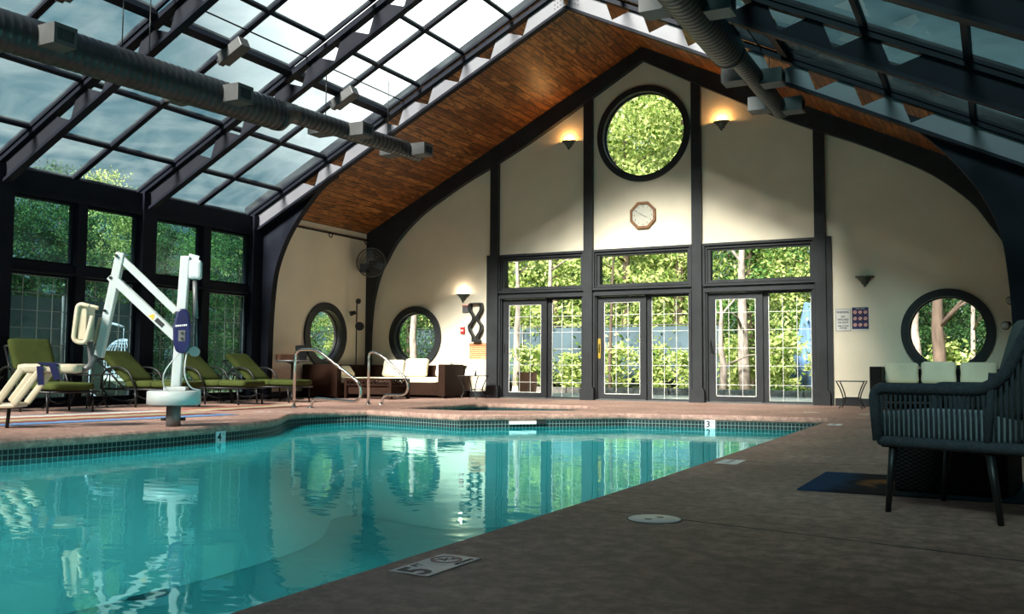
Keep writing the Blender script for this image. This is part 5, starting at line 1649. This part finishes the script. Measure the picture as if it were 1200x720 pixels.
# white warning sign and blue rules sign
sg = thing('warning_sign', 'white no lifeguard warning sign beside the blue pictogram sign', 'sign', (-2.535, 18.4, 1.605))
M_SIGNW = mat('sign_white', (0.74, 0.70, 0.66), rough=0.5, var=0.04)
M_NAVY = mat('sign_navy', (0.02, 0.03, 0.10), rough=0.45, var=0.1)
MB().box(-0.145, 0.145, -0.010, 0, -0.215, 0.215).build('panel', M_SIGNW, sg, bev=0.004)
MB().prism([(-0.135, -0.205), (0.135, -0.205), (0.135, 0.205), (-0.135, 0.205)], (0, -0.0095, 0), (1, 0, 0), (0, 0, 1), 0.002, holes=[[(-0.129, -0.199), (0.129, -0.199), (0.129, 0.199), (-0.129, 0.199)]]).build('border', M_INK, sg)
for s_, size, z, sx in (('WARNING', 0.066, 0.145, 0.72), ('NO', 0.05, 0.06, 0.9), ('LIFEGUARD', 0.05, 0.005, 0.78), ('ON DUTY', 0.05, -0.05, 0.85), ('SWIM AT YOUR', 0.032, -0.115, 0.85), ('OWN RISK', 0.032, -0.155, 0.85)):
    text_obj('lettering', s_, size, (0, -0.0125, z), (1, 0, 0), (0, 0, 1), M_INK, sg, 0.001, world=False, bold=0.0012, sx=sx)
sg = thing('rules_sign', 'navy blue sign with nine round prohibition pictograms', 'sign', (-2.23, 18.4, 1.62))
MB().box(-0.145, 0.145, -0.010, 0, -0.215, 0.215).build('panel', M_NAVY, sg, bev=0.004)
MB().box(-0.145, 0.145, -0.0105, 0, -0.215, -0.19).build('footer', M_SIGNW, sg)
text_obj('heading', 'POOL RULES', 0.028, (0, -0.0125, 0.19), (1, 0, 0), (0, 0, 1), M_SIGNW, sg, 0.0008, world=False)
for rI in range(3):
    for cI in range(3):
        x = -0.092 + cI * 0.092; z = 0.125 - rI * 0.118
        pk = MB().lathe([(0.036, 0), (0.036, 0.002)], (x, -0.010, z), (0, -1, 0), 20, False).build('disc', M_SIGNW, sg)
        MB().ring((x, -0.012, z), (0, -1, 0), 0.028, 0.037, 0, 0.0015, 20).bar((x - 0.024, -0.0135, z + 0.024), (x + 0.024, -0.0135, z - 0.024), 0.0015, 0.007, up=Vector((1, 0, 1))).build('ban_ring', M_RED, pk)
        rr = random.Random(rI * 3 + cI)
        MB().lathe([(0.006, 0), (0.006, 0.001)], (x + rr.uniform(-.008, .008), -0.0122, z + 0.012), (0, -1, 0), 10, False).bar((x - .014, -0.0125, z - .008), (x + .012, -0.0125, z + rr.uniform(-.006, .008)), 0.001, 0.010, up=(0, 0, 1)).build('figure', M_INK, pk)

# wall fan in the corner
fan = thing('wall_fan', 'black caged wall fan at the top of the far corner', 'fan', (-12.98, 17.82, 3.12))
M_FANC = mat('grey_fan_wire', (0.13, 0.13, 0.125), rough=0.5)
ax = Vector((0.62, -0.78, -0.05)).normalized(); a1 = ax.orthogonal().normalized(); a2 = ax.cross(a1)
cg = MB()
for d_, rads in ((0.06, (0.10, 0.18, 0.26)), (0.0, (0.34, 0.32))):
    for r in rads:
        cg.tube([ax * d_ + (a1 * math.cos(q) + a2 * math.sin(q)) * r for q in [2 * PI * k / 40 for k in range(40)]], 0.006 if r < .33 else 0.011, 5, closed=True)
for k in range(84):
    q = 2 * PI * k / 56; e = a1 * math.cos(q) + a2 * math.sin(q)
    cg.tube([ax * 0.065 + e * 0.05, ax * 0.06 + e * 0.2, ax * 0.0 + e * 0.34], 0.0032, 4)
    cg.tube([ax * -0.09 + e * 0.08, ax * -0.085 + e * 0.22, ax * 0.0 + e * 0.34], 0.0032, 4)
cg.build('cage', M_FANC, fan)
MB().lathe([(0.0, 0.075), (0.05, 0.07), (0.06, 0.05), (0.06, -0.02), (0.085, -0.1), (0.07, -0.22), (0.0, -0.23)], (0, 0, 0), ax, 18).build('motor', M_BLACK, fan)
M_FANB = mat('fan_blade_blue', (0.05, 0.09, 0.13), rough=0.4, var=0.1)
for k in range(3):
    q = 2 * PI * k / 3; e = a1 * math.cos(q) + a2 * math.sin(q); g = ax.cross(e)
    MB().obox(e * 0.17 - ax * 0.0, (e, (g + ax * 0.45).normalized(), (ax - g * 0.45).normalized()), (0.12, 0.075, 0.004)).build('blade', M_FANB, fan, bev=0.003)
MB().tube([ax * -0.2, ax * -0.2 + Vector((-0.10, 0.08, 0.02)), Vector((-0.32, 0.20, -0.1))], 0.022, 8).box(-0.40, -0.30, 0.1, 0.34, -0.2, 0.0).build('bracket', M_BLACK, fan)

# rod with rings along the top of the side wall
rd = thing('curtain_rod', 'black rod with rings along the top of the side wall', 'rod', (-13.33, 16.9, 3.70))
MB().tube([(-13.33, 14.75, 3.70), (-13.33, 18.2, 3.70)], 0.025, 10).build('rod', M_BLACK, rd, world=True)
for y in (16.75, 18.1):
    MB().tube([(-13.33 + 0.0, y + 0.06 * math.cos(q), 3.66 + 0.06 * math.sin(q)) for q in [2 * PI * k / 20 for k in range(20)]], 0.012, 6, closed=True).build('ring', M_BLACK, rd, world=True)
    MB().tube([(-13.45, y, 3.73), (-13.33, y, 3.70)], 0.014, 6).build('bracket', M_BLACK, rd, world=True)

# ------------------------------------------------------------------ depth markers, lids
M_TILEW = mat('marker_tile', (0.66, 0.68, 0.72), rough=0.35, var=0.05)
M_RING = mat('marker_red', (0.22, 0.04, 0.04), rough=0.5, var=0.1)


def frame_xf(o, ux):
    ux = Vector(ux).normalized(); uy = Vector((-ux.y, ux.x, 0))
    return o, ux, uy


t = thing('depth_marker', 'large 5 FT no diving depth tile set in the deck nearest the camera', 'depth marker', (-1.705, 2.735, 0.0))
ux, uy = Vector((0.03, 1, 0)).normalized(), Vector((-1, 0.03, 0)).normalized()
MB().obox((0, -0.083, 0.0015), (ux, uy, (0, 0, 1)), (0.0815, 0.078, 0.0025)).obox((0.005, 0.083, 0.0015), (ux, uy, (0, 0, 1)), (0.0815, 0.078, 0.0025)).build('tile', M_TILEW, t)
text_obj('depth_digit', '5', 0.16, Vector((0.003, -0.118, 0.0045)), ux, uy, M_INK, t, 0.0005, world=False, bold=0.004)
text_obj('unit', 'FT', 0.045, Vector((-0.042, -0.045, 0.0045)), ux, uy, M_INK, t, 0.0005, world=False)
dc = Vector((-0.008, 0.083, 0.0042))
rg = MB().ring(dc, (0, 0, 1), 0.045, 0.056, 0, 0.001, 32)
q = (ux + uy).normalized()
rg.bar(dc + (ux - uy) * 0.034, dc - (ux - uy) * 0.034, 0.008, 0.001)
rg.build('ban_ring', M_RING, t)
MB().bar(dc - ux * 0.02 + uy * -0.005, dc + ux * 0.02 + uy * 0.01, 0.008, 0.0012).bar(dc + uy * 0.012, dc + uy * 0.035, 0.006, 0.0012).lathe([(0.007, 0), (0.007, 0.001)], dc + ux * 0.026 - uy * 0.012, n=10, smooth=False).build('diver', M_INK, t)
text_obj('lettering', 'NO DIVING', 0.021, Vector((0.063, 0.083, 0.0045)), ux, uy, M_INK, t, 0.0005, world=False, bold=0.0003)


def deck_tile(x, y, rz, w, d, label, lines):
    t = thing('deck_marker', label, 'depth marker', (x, y, 0), rz)
    MB().box(-w / 2, w / 2, -d / 2, d / 2, -0.0005, 0.004).build('tile', M_TILEW, t)
    for i, (s_, sz, off) in enumerate(lines):
        text_obj('lettering', s_, sz, (off, 0, 0.0045), (0, 1, 0), (-1, 0, 0), mat('faded_print', (0.36, 0.36, 0.38), rough=0.5), t, 0.0004, world=False)


deck_tile(-1.72, 6.76, 0.03, 0.16, 0.32, 'worn pale marker tile on the deck between the skimmer lid and far pool corner', [('NO DIVING', 0.05, 0.0)])
deck_tile(-1.77, 12.0, 0.03, 0.16, 0.32, 'worn pale marker tile on the deck near the far pool corner', [('NO DIVING', 0.05, 0.0)])
t = thing('deck_lettering', 'small white no diving lettering on the rounded tip of the lift deck', 'deck lettering', (-9.45, 10.6, 0.0))
text_obj('lettering', 'NO DIVING', 0.11, (-9.45, 10.6, 0.003), (0.9, 0.43, 0), (-0.43, 0.9, 0), M_WHITE, t, 0.001)
t = thing('deck_lettering', 'faint white no diving lettering on the deck beside the lift socket', 'deck lettering', (-7.98, 7.75, 0.0))
text_obj('lettering', 'NO DIVING', 0.07, (-8.06, 8.1, 0.003), (0.25, 0.97, 0), (-0.97, 0.25, 0), mat('faded_white', (0.55, 0.48, 0.44), rough=0.7), t, 0.001)

ld = thing('skimmer_cover', 'round white skimmer cover in the deck near the camera', 'skimmer lid', (-1.37, 4.03, 0))
MB().lathe([(0.118, 0.0), (0.118, 0.003), (0.112, 0.005), (0.0, 0.006)], n=40).build('cover_plate', M_TILEW, ld)
MB().box(-0.03, 0.0, -0.045, -0.03, 0.005, 0.0066).box(0.0, 0.03, 0.03, 0.045, 0.005, 0.0066).build('finger_slots', M_INK, ld)
MB().ring((0, 0, 0.0), (0, 0, 1), 0.118, 0.124, 0, 0.002, 40).build('collar', M_INK, ld)
for x, y, lab in ((-2.6, 15.3, 'small pale deck drain cover beyond the far pool corner'), (-1.75, 15.0, 'small round deck cover near the end table and signs')):
    tag(MB().lathe([(0.13, 0.0), (0.13, 0.004), (0.0, 0.006)], (x, y, 0), n=28).build('drain_cover', mat('worn_cover', (0.50, 0.42, 0.36), rough=0.6)), lab, 'drain cover')


def wall_marker(o, ux, digit, label):
    o = Vector(o); ux = Vector(ux).normalized(); uz = Vector((0, 0, 1)); w = ux.cross(uz)
    t = thing('waterline_marker', label, 'depth marker', o)
    MB().obox((0, 0, 0), (ux, uz, w), (0.075, 0.065, 0.006)).build('tile', M_TILEW, t)
    text_obj('depth_digit', digit, 0.13, ux * -0.025 + w * 0.008, ux, uz, M_INK, t, 0.0005, world=False, bold=0.003)
    text_obj('unit', 'FT', 0.04, ux * 0.042 + w * 0.008 + uz * 0.03, ux, uz, M_INK, t, 0.0005, world=False)


wall_marker((-7.845, 7.95, -0.135), (-0.03, 1, 0), '4', '4 FT marker tile on the waterline in front of the lift')
wall_marker((-3.72, 13.445, -0.135), (1, 0.16, 0), '3', '3 FT marker tile on the far waterline before the third patio door')
wd = Vector((-4.95, 13.27, 0)) - Vector((-6.78, 11.46, 0)); wd.normalize()
t = thing('skimmer_mouth', 'white skimmer mouth in the waterline tiles of the spa wall', 'skimmer', Vector((-6.78, 11.46, -0.12)) + wd * 0.95)
nn = Vector((wd.y, -wd.x, 0))
MB().obox((0, 0, 0), (wd, (0, 0, 1), nn), (0.20, 0.022, 0.02)).build('flap', M_WHITE, t)
MB().obox(wd * 0.27, (wd, (0, 0, 1), nn), (0.07, 0.024, 0.018)).build('opening', M_INK, t)
dr = thing('main_drain', 'dark round drain cover on the pool floor below the lift', 'drain', (-7.25, 6.4, -1.5))
MB().ring((0, 0, 0.0), (0, 0, 1), 0.03, 0.22, 0, 0.02, 32).build('grate', M_INK, dr)
MB().lathe([(0.24, 0), (0.24, 0.012), (0.2, 0.015)], n=32).build('rim', M_BLACK, dr)

# unseen underwater lamps, added in the near-side pool wall for the water's glow
M_LENS = emit('added_pool_lens', (0.85, 1.0, 0.97), 3.0)
for y, lab in ((3.2, 'added unseen underwater lamp in the pool wall beside the 5 FT tile'), (6.6, 'added unseen underwater lamp in the pool wall beside the worn deck tile'), (10.2, 'added unseen underwater lamp in the pool wall toward the far corner')):
    x = -1.885
    t = thing('added_pool_light', lab, 'added pool light', (x, y, -0.75), group='added underwater pool lamps')
    MB().ring((0, 0, 0), (-1, 0, 0), 0.11, 0.14, 0, 0.03, 28).build('bezel', M_CHROME, t)
    MB().lathe([(0.11, 0.0), (0.10, 0.015), (0.0, 0.025)], (0, 0, 0), (-1, 0, 0), 24).build('lens', M_LENS, t)
    ld_ = bpy.data.lights.new('added_pool_lamp', 'AREA'); ld_.shape = 'DISK'; ld_.size = 0.2; ld_.energy = POOL_W; ld_.color = (0.9, 1.0, 0.97)
    lo = bpy.data.objects.new('added_pool_lamp', ld_); S.collection.objects.link(lo); lo.parent = t; lo.location = (-0.04, 0, 0)
    lo.rotation_euler = Vector((-1, 0, -0.55)).to_track_quat('-Z', 'Y').to_euler()
